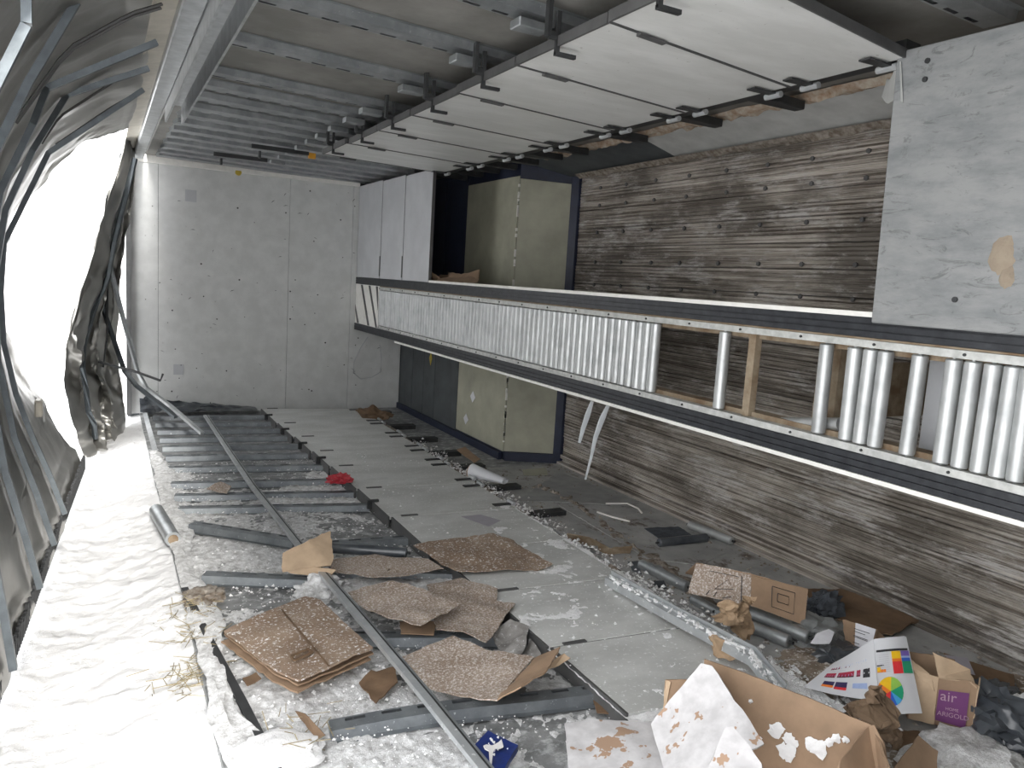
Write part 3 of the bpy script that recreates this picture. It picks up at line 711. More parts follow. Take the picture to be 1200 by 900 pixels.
# ---- cardboard on the left half of the floor
s1 = thing('cardboard_slab', 'large snow-flecked brown flattened box with a hand slot, left of the long bar', 'cardboard', (0.664,2.855,0.020))
q = [(0.394,2.912,0.085), (0.543,2.998,0.090), (0.743,3.093,0.090), (0.783,3.051,0.090), (0.862,2.549,0.100), (0.562,2.401,0.110), (0.508,2.520,0.100)]
paper('top_sheet', q, 'cardboard_snow', None, .007, .009, 6, .004, .04, 1, s1)
paper('middle_sheet', [(x*1.004,y*1.002,z-.022) for x,y,z in q], 'cardboard', None, .006, .006, 6, .006, .05, 2, s1)
paper('bottom_sheet', [(x*.995-.005,y*.997,z-.042) for x,y,z in q], 'cardboard', None, .006, .008, 6, .006, .05, 3, s1)
hs = [Vector(p) for p in ((0.570,2.561,0.112), (0.637,2.595,0.112), (0.645,2.565,0.112), (0.575,2.527,0.112))]
mb = MB()
for k in range(4):
    a, b2 = hs[k], hs[(k+1)%4]; mb.tube([a,b2], .0045, 4)
mb.build('hand_slot', 'cardboard_wet', s1)
a, b2 = Vector((0.620,2.970,0.104)), Vector((0.675,2.444,0.112)); MB().tube([a,b2], .004, 4, flat=.4).build('crease', 'cardboard_wet', s1)
t1 = thing('cardboard_scrap', 'clean tan torn cardboard scrap propped on the long bar', 'cardboard', (0.848,3.512,0.050))
paper('scrap_face', [(0.717,3.445,0.160), (0.832,3.459,0.200), (0.953,3.512,0.220), (0.930,3.357,0.150), (0.906,3.308,0.130), (0.703,3.370,0.100)], 'cardboard_light', None, .004, .005, 7, .006, .03, 4, t1)
paper('torn_flap', [(0.711,3.368,0.100), (0.808,3.346,0.120), (0.921,3.275,0.120), (0.888,3.291,0.070), (0.808,3.345,0.080)], 'cardboard_light', None, .004, .008, 12, .006, .025, 5, t1)
def card(label, pts, mat, faces=None, **k):
    return tag(paper('cardboard_piece', pts, mat, faces, **k), label, 'cardboard')
card('long frosted cardboard strip behind the dark roller, below it', [(0.974,3.559,0.060), (1.186,3.523,0.070), (1.384,3.339,0.090), (1.409,3.185,0.100), (1.204,3.200,0.075), (1.068,3.282,0.070), (0.935,3.410,0.060)], 'cardboard_frost', amp=.01, seed=6)
card('brown frosted cardboard lying flat on the white panels, a fold across it', [(1.383,3.526,0.100), (1.612,3.532,0.110), (1.841,3.531,0.110), (1.904,3.413,0.100), (1.946,3.078,0.090), (1.846,3.055,0.085), (1.464,3.111,0.100), (1.415,3.230,0.100)], 'cardboard_snow', amp=.012, seed=7)
card('pale frosted cardboard with a wavy edge, left of the folded brown piece', [(0.921,3.077,0.090), (1.013,3.108,0.100), (1.096,3.068,0.120), (1.167,3.013,0.120), (1.217,2.917,0.120), (1.288,2.719,0.130), (1.069,2.607,0.130), (0.982,2.781,0.100), (0.936,2.915,0.090)], 'cardboard_frost', amp=.012, fr=9, seed=8)
card('narrow torn brown strip sticking out under the wavy frosted cardboard', [(1.064,2.824,0.050), (1.199,2.751,0.060), (1.146,2.655,0.050), (1.033,2.716,0.045)], 'cardboard', amp=.006, seed=9)
card('brown cardboard with parallel creases, right of the wavy frosted piece', [(1.291,3.098,0.070), (1.456,3.090,0.080), (1.554,2.906,0.085), (1.500,2.807,0.085), (1.555,2.738,0.090), (1.416,2.594,0.090), (1.283,2.463,0.090), (1.238,2.600,0.070), (1.167,2.681,0.060)], 'cardboard_frost', amp=.012, seed=10)
bs = thing('cardboard_sheet', 'largest frosted cardboard sheet with its right end bent upright', 'cardboard', (1.146,2.387,0.020))
paper('flat_sheet', [(0.955,2.501,0.060), (1.063,2.523,0.080), (1.181,2.546,0.090), (1.256,2.407,0.090), (1.379,2.262,0.100), (1.252,2.169,0.090), (1.127,2.060,0.100), (1.054,2.186,0.060), (0.983,2.292,0.050)], 'cardboard_frost', None, .005, .012, 5, .003, .04, 11, bs)
paper('upright_flap', [(1.127,2.060,0.100), (1.252,2.169,0.090), (1.379,2.262,0.100), (1.440,2.188,0.170), (1.314,2.074,0.160), (1.187,2.020,0.150)], 'cardboard', None, .005, .005, 9, .006, .03, 12, bs)
paper('torn_corner', [(1.376,2.171,0.100), (1.461,2.188,0.140), (1.469,2.165,0.130), (1.424,2.191,0.090)], 'cardboard_light', None, .004, .006, 12, .005, .02, 13, bs)
card('crumpled grey dirty cardboard at the left edge of the white panels', [(1.366,2.589,0.050), (1.463,2.608,0.080), (1.502,2.519,0.080), (1.380,2.351,0.060), (1.342,2.465,0.040)], 'cardboard_grey', amp=.02, fr=14, seed=14)
card('second grey dirty scrap tucked beside the crumpled one by the white panels', [(1.410,2.402,0.030), (1.501,2.514,0.050), (1.474,2.372,0.050), (1.427,2.346,0.030)], 'cardboard_grey', amp=.015, fr=14, seed=15)
card('soaked brown scrap frozen into the snow left of the long bar', [(0.777,2.438,0.035), (0.839,2.489,0.045), (0.921,2.477,0.045), (0.900,2.380,0.040), (0.792,2.291,0.035)], 'cardboard_wet', amp=.015, fr=12, seed=16)
card('tiny brown wet scrap below the big snow-flecked slab', [(0.417,2.610,0.035), (0.465,2.625,0.040), (0.476,2.587,0.035), (0.426,2.558,0.035)], 'cardboard_wet', amp=.01, seed=17)
card('small pale brown scrap on the frosty floor left of the long bar', [(0.565,5.001,0.050), (0.657,5.090,0.070), (0.713,5.007,0.060), (0.670,4.873,0.050)], 'cardboard_frost', amp=.01, seed=18)
card('dark brown wood chip standing in the snow near the bottom of the long bar', [(0.528,2.303,0.060), (0.549,2.243,0.080), (0.590,2.150,0.050), (0.566,2.158,0.040)], 'cardboard_wet', amp=.01, seed=19)
card('brown torn scrap lying against the bulkhead foot past the white panels', [(2.208,7.364,0.100), (2.357,7.314,0.140), (2.519,7.082,0.100), (2.411,6.941,0.070), (2.196,7.064,0.070)], 'cardboard_wet', amp=.03, fr=12, seed=20)
card('brown strip frozen to the floor beside the last white panel edge', [(1.540,2.136,0.020), (1.581,2.142,0.025), (1.561,1.932,0.020), (1.474,1.984,0.020)], 'cardboard_wet', amp=.008, seed=21)
card('frost-covered white cardboard with a torn brown corner at the bottom edge', [(1.242,1.831,0.120), (1.329,1.808,0.130), (1.490,1.705,0.140), (1.369,1.437,0.150), (1.127,1.616,0.100)], 'frosted_white', amp=.006, thick=.008, seed=22)
# dark roller and other rollers on the floor
def rod(name, label, u0, u1, r, mat, cat='roller', dark=True):
    a, b2 = Vector(u0), Vector(u1); t_ = thing(name, label, cat, ((a.x+b2.x)/2,(a.y+b2.y)/2,min(a.z,b2.z)-r))
    d = (b2-a).normalized()
    MB().tube([a, a+d*.004, b2-d*.004, b2], [r*.85,r,r,r*.85], 14).build('tube', mat, t_, smooth=True)
    MB().tube([a-d*.018, b2+d*.018], r*.28, 6).build('axle', 'iron', t_); return t_
rod('loose_roller', 'dark roller on the floor behind the tan cardboard scrap', (0.995,3.673,0.075), (1.337,3.484,0.075), .026, 'dark_plastic')
rod('loose_roller', 'bright steel roller lying against the foot of the deck', (3.177,3.493,0.040), (3.220,3.170,0.040), .026, 'roller_steel')
rod('loose_roller', 'black dirt-crusted roller beside the dark felt patch', (2.772,3.284,0.040), (3.112,3.267,0.040), .025, 'dark_plastic')
rod('loose_roller', 'grey roller left of the box with printed symbols', (2.462,3.042,0.040), (2.493,2.711,0.040), .027, 'galv')
rod('loose_roller', 'upper dark roller poking out under the box with printed symbols', (2.520,2.367,0.060), (2.590,2.067,0.060), .027, 'galv')
rod('loose_roller', 'lower dark roller poking out under the box with printed symbols', (2.412,2.423,0.045), (2.504,2.092,0.045), .027, 'galv')
rod('loose_roller', 'third dark roller, half hidden between the two crumpled papers and the symbol box', (2.436,2.607,0.030), (2.448,2.289,0.030), .026, 'galv')
# flat scraps on the dirty side floor
def scrap(name, label, pts, mat, cat, **k): return tag(paper(name, pts, mat, **k), label, cat)
scrap('felt_patch', 'dark felt patch on the grey floor behind the black roller', [(2.891,3.570,0.022), (3.125,3.531,0.022), (3.091,3.360,0.022), (2.852,3.357,0.022)], 'dark_cloth', 'patch', amp=.004, seed=30)
scrap('curved_board', 'dark curved board standing on edge beside the panels', [(2.246,3.434,0.100), (2.344,3.360,0.090), (2.432,3.278,0.050), (2.533,3.215,0.070), (2.542,3.244,0.020), (2.407,3.261,0.020), (2.366,3.386,0.030), (2.283,3.470,0.050)], 'rust_brown', 'board', amp=.006, seed=31)
scrap('grey_scrap', 'small grey plastic scrap beside the curved board', [(2.357,3.389,0.030), (2.395,3.347,0.050), (2.360,3.276,0.030), (2.321,3.317,0.020)], 'galv', 'scrap', amp=.006, seed=32)
scrap('dark_offcut', 'black torn offcut left of the grey roller', [(2.432,3.118,0.030), (2.489,3.098,0.035), (2.418,2.974,0.020), (2.404,3.028,0.020)], 'dark_plastic', 'scrap', amp=.01, seed=33)
scrap('dark_offcut', 'black torn offcut in the dirt beside the steel channel', [(2.384,2.842,0.030), (2.437,2.823,0.035), (2.415,2.768,0.020), (2.358,2.788,0.020)], 'dark_plastic', 'scrap', amp=.01, seed=34)
scrap('panel_offcut', 'flat beige offcut at the foot of the raised deck box', [(2.841,5.029,0.030), (3.055,5.032,0.030), (2.979,4.874,0.020), (2.784,4.898,0.020)], 'tan_paint', 'board', amp=.003, seed=35)
scrap('floor_sheet', 'large plain dark grey sheet on the floor in front of the raised deck box', [(2.394,4.302,0.018), (3.111,4.929,0.018), (3.234,4.062,0.018), (3.095,4.020,0.018), (2.549,4.278,0.018)], 'wet_floor', 'sheet', amp=.004, seed=36)
scrap('floor_sheet', 'long grey sheet on the floor right of the brown debris line', [(2.643,4.158,0.016), (3.133,3.976,0.016), (3.083,3.078,0.016), (2.808,2.978,0.016), (2.593,3.143,0.016)], 'dirty_metal', 'sheet', amp=.003, seed=37)
for lab, P_ in (('long white cord ending in a dark plug on the grey floor', [(2.949,4.061,0.030), (3.094,4.020,0.030), (3.095,3.899,0.030), (3.069,3.828,0.025)]), ('thin pale cord curving across the grey floor', [(2.797,3.937,0.022), (2.832,3.815,0.022), (2.886,3.709,0.022)])):
    tag(MB().tube(P_, .006, 6).build('cord', 'white_strip', smooth=True), lab, 'cord')
t1 = thing('paper_roll', 'crushed white cardboard tube beside the raised deck box', 'tube', (2.486,4.860,0.030))
a, b2 = Vector((2.315,4.826,0.100)), Vector((2.457,4.579,0.080))
def rollf(u, v):
    p = a.lerp(b2, v); an = u*2*PI; d = (b2-a).normalized(); s_ = d.cross(Vector((0,0,1))).normalized(); r = .055*(1-.45*v)
    return p + s_*math.cos(an)*r*(1+.3*v) + Vector((0,0,math.sin(an)*r*(1-.35*v)))
MB().grid(rollf, 20, 8).build('paper_wall', 'white_paper', t1, smooth=True)
MB().tube([a-(b2-a)*.04, a+(b2-a)*.02], .05, 14).build('core_end', 'cardboard', t1)
b2_ = scrap('cardboard_piece', 'tan cardboard strip leaning at the foot of the raised deck box', [(2.503,5.524,0.090), (2.592,5.555,0.100), (2.610,5.298,0.060), (2.533,5.244,0.050)], 'cardboard', 'cardboard', amp=.004, seed=38)
blob('red_wrapper', 'red_wrap', (1.373,4.870,0.090), (.075,.05,.035), .5, 3, 8); tag(bpy.data.objects['red_wrapper'], 'crumpled red wrapper at the edge of the white panels', 'wrapper')
scrap('paper_label', 'lilac grey paper label lying on the white panels', [(1.844,3.959,0.074), (1.970,3.956,0.074), (2.036,3.817,0.074), (1.916,3.741,0.074)], 'grey_label', 'paper', thick=.001, amp=.001, torn=0, seed=39)
pk = thing('blue_packet', 'navy blue frosted packet with a white forked emblem beside the long bar', 'packet', (1.046,1.921,0.030))
c4 = [(0.962,1.898,0.070), (1.036,1.941,0.080), (1.090,1.847,0.080), (0.991,1.760,0.070)]
paper('packet_body', c4, 'navy_pack', None, .018, .004, 10, .003, .03, 40, pk)
def em(u, v, z=.0845): return None
emp = [(0.982,1.864,0.089), (0.993,1.866,0.089), (1.007,1.855,0.089), (1.031,1.862,0.089), (1.046,1.872,0.089), (1.039,1.850,0.089), (1.035,1.837,0.089), (1.022,1.834,0.089), (1.010,1.839,0.089), (0.996,1.827,0.089), (0.981,1.802,0.089), (0.963,1.771,0.089), (0.957,1.770,0.089), (0.973,1.806,0.089), (0.986,1.835,0.089), (0.979,1.849,0.089)]
MB().slab(emp, (0,0,.003)).build('white_emblem', 'pack_white', pk)
mb = MB()
for i in range(26):
    w = [random.random() for _ in range(4)]; s_ = sum(w); p = sum((Vector(c)*k for c, k in zip(c4, w)), Vector())/s_; r = random.uniform(.002,.005); p.z += .006
    mb.tube([p, p+Vector((r,.3*r,r))], [r,r*.5], 5)
stuff(mb.build('frost', 'snow', pk))

# ---- big torn box at the bottom right
bx = thing('torn_box', 'large torn open cardboard carton at the bottom edge, white frosted flaps', 'box', (1.869,1.603,0.070))
A = Vector((1.627,1.665,0.340)); B = Vector((1.868,1.248,0.300)); A0 = Vector((A.x-.02,A.y-.05,.075)); B0 = Vector((B.x-.02,B.y-.05,.03))
m1 = A.lerp(B,.5); m0 = A0.lerp(B0,.5); m1.z += .008
paper('back_wall', [A, m1, B, B0, m0, A0], 'cardboard', [(0,1,4,5),(1,2,3,4)], .006, .006, 5, .004, .04, 50, bx)
D = Vector((1.540,1.738,0.250)); D0 = Vector((D.x-.01,D.y-.02,.075)); E1 = A+Vector((-.03,-.01,-.06))
paper('left_wall', [E1, D, D0, A0], 'cardboard', None, .006, .004, 6, .004, .04, 51, bx)
paper('wall_edge', [D, Vector((1.548,1.719,0.250)), Vector((1.633,1.741,0.090)), D0], 'cardboard_light', None, .005, .004, 6, .003, .03, 52, bx)
G = B + Vector((-.20,-.26,-.06)); G0 = B0 + Vector((-.18,-.26,0))
paper('right_wall', [B, G, G0, B0], 'cardboard', None, .006, .006, 6, .005, .04, 53, bx)
paper('bottom', [A0, B0, G0, A0+Vector((-.22,-.30,0))], 'cardboard', None, .006, .004, 6, .003, .06, 54, bx)
o = paper('white_flap', [(1.573,1.621,0.355), (1.589,1.588,0.360), (1.566,1.467,0.320), (1.551,1.340,0.270), (1.510,1.344,0.260), (1.372,1.322,0.200), (1.323,1.433,0.140), (1.424,1.652,0.180)], 'frosted_white', None, .008, .008, 6, .004, .04, 55, bx); o['label'] = 'white frosted flap folded over the left side'
o = paper('small_flap', [(1.346,1.285,0.400), (1.363,1.274,0.405), (1.355,1.169,0.370), (1.291,1.113,0.360), (1.229,1.200,0.320), (1.269,1.252,0.330)], 'frosted_white', None, .006, .008, 8, .005, .03, 56, bx); o['label'] = 'small white torn flap in front'
paper('corner_flap', [(1.851,1.251,0.300), (1.856,1.240,0.310), (1.837,1.197,0.290), (1.824,1.167,0.250), (1.806,1.169,0.180), (1.644,1.177,0.220), (1.682,1.202,0.270)], 'cardboard', None, .005, .010, 9, .005, .03, 57, bx)
mb = MB()
for (u_, v_, r) in ((.45,.45,.022),(.47,.41,.016),(.53,.47,.018),(.56,.49,.014),(.52,.60,.026),(.53,.65,.016),(.66,.42,.018),(.70,.45,.024),(.30,.25,.006),(.80,.26,.014),(.85,.24,.010),(.76,.33,.012),(.36,.6,.006),(.9,.5,.006)):
    p = A.lerp(B,u_).lerp(A0.lerp(B0,u_), v_); nn = (B-A).cross(A0-A).normalized()
    if nn.dot(Vector((0,0,1.45))-p) < 0: nn = -nn
    ax_ = (B-A).normalized(); ay_ = nn.cross(ax_); n_ = 14
    ring = [p + nn*.006 + ax_*math.cos(2*PI*k/n_)*r*(1+.5*nz(k*1.7,u_*30,v_*9)) + ay_*math.sin(2*PI*k/n_)*r*(1+.5*nz(k*1.3,u_*20,v_*30)) for k in range(n_)]
    mb.add(ring + [p+nn*.013], [(k,(k+1)%n_,n_) for k in range(n_)])
stuff(mb.build('snow_patches', 'snow', bx))
card('triangular brown cardboard at the bottom edge, right of the torn carton', [(2.236,1.341,0.130), (2.283,1.302,0.090), (2.188,1.236,0.030), (1.991,1.289,0.050), (2.073,1.299,0.100)], 'cardboard', amp=.006, seed=60)
card('flat brown cardboard lying under the crumpled brown paper', [(2.353,1.484,0.030), (2.431,1.463,0.030), (2.417,1.425,0.025), (2.262,1.418,0.025)], 'cardboard_wet', amp=.006, seed=61)
# crumpled brown papers
def crumple(name, label, pts, mat='kraft_paper', amp=.05, seed=0, fr=13):
    return tag(paper(name, pts, mat, None, .0015, amp, fr, .006, .016, seed, smooth=False), label, 'paper')
cp2 = thing('crumpled_paper', 'crumpled tan packing paper in front of the box with printed symbols', 'paper', (2.394,2.328,0.080))
paper('crown', [(2.190,2.245,0.140), (2.186,2.175,0.200), (2.187,2.158,0.250), (2.231,2.131,0.240), (2.282,2.135,0.260), (2.323,2.127,0.250), (2.293,2.119,0.200), (2.227,2.102,0.160), (2.184,2.164,0.140)], 'kraft_paper', None, .0015, .055, 15, .006, .015, 71, cp2, False)
paper('skirt', [(2.211,2.154,0.140), (2.251,2.126,0.160), (2.337,2.150,0.180), (2.350,2.143,0.100), (2.355,2.169,0.050), (2.271,2.184,0.080)], 'kraft_paper', None, .0015, .04, 15, .006, .018, 72, cp2, False)
crumple('folded_paper', 'folded tan paper bundle on the left side of the steel channel', [(2.068,2.119,0.140), (2.047,2.053,0.170), (2.079,2.003,0.160), (2.095,1.953,0.120), (2.060,1.980,0.100), (2.041,2.050,0.090), (2.051,2.092,0.110)], amp=.03, seed=73)
crumple('crumpled_paper', 'dark brown crumpled paper between the carton and the colour chart', [(1.995,1.449,0.220), (2.046,1.434,0.240), (2.059,1.401,0.260), (2.051,1.392,0.300), (2.097,1.385,0.300), (2.147,1.385,0.250), (2.175,1.378,0.180), (2.200,1.367,0.100), (2.151,1.366,0.090), (2.076,1.374,0.160), (2.033,1.400,0.200), (1.998,1.431,0.190)], 'kraft_dark', amp=.05, seed=74)
# box with printed symbols
sx = thing('symbol_box', 'flattened brown carton with printed triangle and square marks by the deck', 'box', (2.704,2.533,0.030))
a, b2, c, d = [Vector(p) for p in ((2.376,2.544,0.240), (2.502,2.334,0.250), (2.481,2.295,0.120), (2.305,2.503,0.120))]
e, f = [Vector(p) for p in ((2.669,2.163,0.220), (2.629,2.127,0.080))]
paper('left_panel', [a,b2,c,d], 'cardboard_frost', None, .006, .006, 5, .003, .04, 80, sx)
paper('right_panel', [b2,e,f,c], 'cardboard', None, .006, .006, 5, .003, .04, 81, sx)
paper('top_edge', [a,b2,e,e+Vector((.05,.10,-.10)),b2+Vector((.05,.12,-.10)),a+Vector((.05,.12,-.10))], 'cardboard', [(0,1,4,5),(1,2,3,4)], .005, .006, 5, .003, .04, 82, sx)
def marks(Q, lines, name, parent, r=.0022, off=.009):
    n_ = (Q[1]-Q[0]).cross(Q[3]-Q[0]).normalized()
    if n_.dot(Vector((0,0,1.45))-Q[0]) < 0: n_ = -n_
    mb = MB()
    def q(u_, v_): return (Q[0]*(1-u_)+Q[1]*u_)*(1-v_) + (Q[3]*(1-u_)+Q[2]*u_)*v_ + n_*off
    for ln_ in lines: mb.tube([q(*p) for p in ln_], r, 4, flat=.5)
    return mb.build(name, 'ink', parent)
marks([a,b2,c,d], [[(.42,.72),(.62,.35),(.72,.62),(.42,.72)],[(.28,.2),(.8,.2)],[(.85,.15),(.85,.95)],[(.3,.95),(.34,.8)],[(.42,.95),(.46,.8)],[(.56,.95),(.7,.85)]], 'printed_triangle', sx)
marks([b2,e,f,c], [[(.38,.2),(.38,.8),(.78,.8),(.78,.2),(.38,.2)],[(.48,.36),(.48,.6),(.68,.6),(.68,.36),(.48,.36)]], 'printed_square', sx)
# wet brown sheets along the deck
card('wet brown sheet along the foot of the deck behind the symbol box', [(3.034,2.474,0.050), (3.210,2.412,0.050), (3.284,2.040,0.040), (3.008,1.982,0.035), (2.950,2.130,0.030), (2.945,2.363,0.030)], 'cardboard_wet', amp=.012, seed=83)
lb = thing('labelled_carton', 'small tan carton scrap with a white address label behind the colour chart', 'box', (2.853,2.031,0.020))
a, b2, c, d = [Vector(p) for p in ((2.726,2.023,0.140), (2.755,1.880,0.150), (2.749,1.885,0.050), (2.725,1.997,0.050))]
paper('carton_panel', [a,b2,c,d], 'cardboard', None, .005, .005, 7, .004, .03, 84, lb)
paper('label', [a.lerp(b2,.35)+Vector((-.006,-.01,.004)), a.lerp(b2,.93)+Vector((-.006,-.01,.004)), d.lerp(c,.85)+Vector((-.006,-.012,.006)), d.lerp(c,.30)+Vector((-.006,-.012,.006))], 'label_paper', None, .001, .001, 7, 0, .05, 85, lb)
La, Lb, Lc, Ld = a.lerp(b2,.35), a.lerp(b2,.93), d.lerp(c,.85), d.lerp(c,.30)
marks([La,Lb,Lc,Ld], [[(.1,.2),(.9,.2)],[(.1,.32),(.7,.32)],[(.1,.5),(.9,.5)],[(.1,.55),(.9,.55)],[(.1,.8),(.5,.8)]], 'label_lines', lb, .0018, .016)
card('brown flap behind the small labelled carton scrap', [(2.861,1.953,0.100), (2.880,1.931,0.080), (2.905,1.929,0.050), (2.827,1.937,0.060)], 'cardboard', amp=.006, seed=86)
gl = thing('labelled_cardboard', 'flat dark cardboard with a grey label and round mark, right of the purple box', 'cardboard', (3.135,1.685,0.020))
a, b2, c, d = [Vector(p) for p in ((2.991,1.743,0.070), (3.121,1.538,0.060), (3.056,1.493,0.040), (2.932,1.583,0.050))]
paper('panel', [a,b2,c,d], 'cardboard_wet', None, .005, .006, 6, .004, .04, 87, gl)
paper('label', [(2.960,1.718,0.084), (3.024,1.664,0.084), (2.945,1.584,0.068), (2.908,1.625,0.072)], 'grey_label', None, .001, .001, 6, 0, .05, 88, gl)
# colour chart
cc = thing('colour_chart', 'folded white printed colour chart with a colour wheel and swatches', 'paper', (2.471,1.698,0.040))
RT = [Vector(p) for p in ((2.418,1.659,0.270), (2.555,1.628,0.270), (2.387,1.431,0.120), (2.236,1.481,0.120))]
LT = [Vector(p) for p in ((2.394,1.789,0.120), (2.418,1.659,0.270), (2.261,1.504,0.150), (2.190,1.745,0.090))]
def bil(Q, u_, v_): return (Q[0]*(1-u_)+Q[1]*u_)*(1-v_) + (Q[3]*(1-u_)+Q[2]*u_)*v_
def rightp(u_, v_): p = bil(RT,u_,v_); p += Vector((-.3,-.6,.5))*.018*math.sin(PI*u_); return p
def leftp(u_, v_): p = bil(LT,u_,v_); p += Vector((-.2,-.5,.6))*(-.035*math.sin(PI*u_)*(1-.5*v_)); return p
MB().grid(rightp, 12, 12).build('right_page', 'white_paper', cc, smooth=True, solid=.0015)
MB().grid(leftp, 14, 10).build('left_page', 'white_paper', cc, smooth=True, solid=.0015)
paper('back_page', [RT[0]+Vector((.02,.01,-.01)), RT[1]+Vector((.02,.02,-.01)), RT[2]+Vector((.02,.02,.0)), RT[3]+Vector((.02,.02,0))], 'white_paper', None, .0015, .004, 5, 0, .05, 89, cc)
PMATS = ['p_red','p_green','p_yellow','p_purple','p_blue','p_orange','p_sky','p_lime','p_crimson','p_dusk','p_text','p_pale','ink']
def prt(mb, S, mat, u0, v0, u1, v1, n_=3, lift=.004):
    mb.cur = PMATS.index(mat); up = Vector((-.35,-.65,.65))*lift
    for i in range(n_):
        a, b2 = u0+(u1-u0)*i/n_, u0+(u1-u0)*(i+1)/n_
        mb.add([S(a,v0)+up, S(b2,v0)+up, S(b2,v1)+up, S(a,v1)+up], [(0,1,2,3)])
mb = MB(); S = rightp
prt(mb,S,'ink',.03,.165,.93,.195); prt(mb,S,'p_yellow',.40,.20,.66,.30); prt(mb,S,'p_orange',.40,.30,.66,.34); prt(mb,S,'p_red',.40,.34,.66,.50)
prt(mb,S,'p_purple',.67,.20,.95,.27); prt(mb,S,'p_pale',.67,.27,.95,.295); prt(mb,S,'p_blue',.67,.295,.95,.34); prt(mb,S,'p_green',.67,.34,.95,.50)
for k in range(9): prt(mb,S,'p_text',.08,.235+k*.028,.32,.242+k*.028)
prt(mb,S,'ink',.02,.37,.18,.385); prt(mb,S,'p_orange',.02,.43,.22,.47); prt(mb,S,'p_yellow',.02,.40,.10,.46)
up = Vector((-.35,-.65,.65))*.004
wc = ['p_green','p_lime','p_lime','p_yellow','p_yellow','p_orange','p_orange','p_red','p_red','p_blue','p_sky','p_green']
for k in range(24):
    mb.cur = PMATS.index(wc[(k//2)%12]); a0 = 2*PI*k/24-.15; a1 = 2*PI*(k+1)/24-.15
    def wp(a_, r): return S(min(1,max(.01,.28+math.cos(a_)*r*1.0)), .72-math.sin(a_)*r*.62)+up
    mb.add([wp(a0,.002),wp(a0,.30),wp(a1,.30),wp(a1,.002)], [(0,1,2,3)])
S = leftp
for v0, u_s in ((.22,((.16,.40),(.44,.62),(.66,.86))),(.46,((.14,.34),(.38,.66),(.70,.76)))):
    for a, b2 in u_s:
        prt(mb,S,'p_crimson',a,v0,b2,v0+.13,4); prt(mb,S,'ink',a,v0+.105,b2,v0+.13,4)
        for j in range(5): prt(mb,S,'p_pale',a+(b2-a)*(j+.4)/5,v0+.06,a+(b2-a)*(j+.55)/5,v0+.105,1,.0045)
prt(mb,S,'p_dusk',.20,.70,.38,.80); prt(mb,S,'p_orange',.20,.80,.38,.86); prt(mb,S,'p_dusk',.40,.70,.58,.82); prt(mb,S,'p_red',.40,.82,.58,.88)
prt(mb,S,'p_pale',.66,.72,.86,.82); prt(mb,S,'ink',.80,.46,.90,.62)
for k in range(3): prt(mb,S,'p_text',.2,.40+k*.015,.5,.405+k*.015)
mb.build('printing', PMATS, cc)
# purple printed carton
pb = thing('purple_carton', 'crushed tan carton with a purple printed panel beside the colour chart', 'box', (2.605,1.471,0.020))
FL = Vector((2.467,1.526,0.030)); FM = Vector((2.519,1.466,0.030)); FR = Vector((2.583,1.394,0.025)); FE = Vector((2.582,1.373,0.025))
def top_at(base, u_, v_tgt):   # point above base
    return base + Vector((0,0,v_tgt))
hL, hM, hR = .165, .165, .185
TLp, TM, TR_, TE = FL+Vector((.02,.02,hL)), FM+Vector((.01,.01,hM)), FR+Vector((0,.005,hR)), FE+Vector((.004,.005,hR-.005))
paper('front_left', [TLp,TM,FM,FL], 'cardboard_light', None, .004, .006, 8, .004, .03, 90, pb)
paper('front_right', [TM,TR_,FR,FM], 'cardboard', None, .004, .003, 8, .002, .03, 91, pb)
paper('front_edge', [TR_,TE,FE,FR], 'cardboard', None, .004, .002, 8, .002, .03, 92, pb)
bk = Vector((.10,.12,0))
paper('right_side', [TE,TE+Vector((.055,.03,.005)),FE+Vector((.03,.02,0)),FE], 'cardboard_light', None, .004, .003, 8, .003, .03, 93, pb)
paper('back_wall', [TLp+bk,TR_+bk,FR+bk,FL+bk], 'cardboard', None, .004, .006, 6, .004, .04, 94, pb)
paper('left_side', [TLp,TLp+bk,FL+bk,FL], 'cardboard', None, .004, .004, 6, .004, .04, 95, pb)
paper('top_flap', [TM+Vector((0,0,.0)), TM+Vector((.015,.04,.07)), TE+Vector((.05,.06,.02)), TE, TR_], 'cardboard_light', None, .004, .010, 9, .005, .025, 96, pb)
paper('torn_flap', [TLp, TLp+Vector((.03,.06,.03)), TM+Vector((-.01,.03,.0)), TM+Vector((-.01,0,-.05))], 'cardboard_light', None, .004, .012, 12, .006, .02, 97, pb)
def facep(u_, v_, lift=.006):
    n_ = (TR_-TM).cross(FM-TM).normalized()
    if n_.y > 0: n_ = -n_
    return bil([TM,TR_,FR,FM],u_,v_) + n_*lift
mb = MB()
mb.add([facep(.04,.24),facep(.98,.22),facep(.98,.90),facep(.02,.88)], [(0,1,2,3)])
mb.build('purple_panel', 'purple_print', pb)
mb = MB(); n2 = Vector((-.1,-1,.2)).normalized()*.006
mb.add([TE.lerp(FE,.2)+n2, (TE+Vector((.055,.03,.005))).lerp(FE+Vector((.03,.02,0)),.15)+n2, (TE+Vector((.055,.03,.005))).lerp(FE+Vector((.03,.02,0)),.8)+n2, TE.lerp(FE,.82)+n2], [(0,1,2,3)])
mb.build('purple_side', 'purple_print', pb)
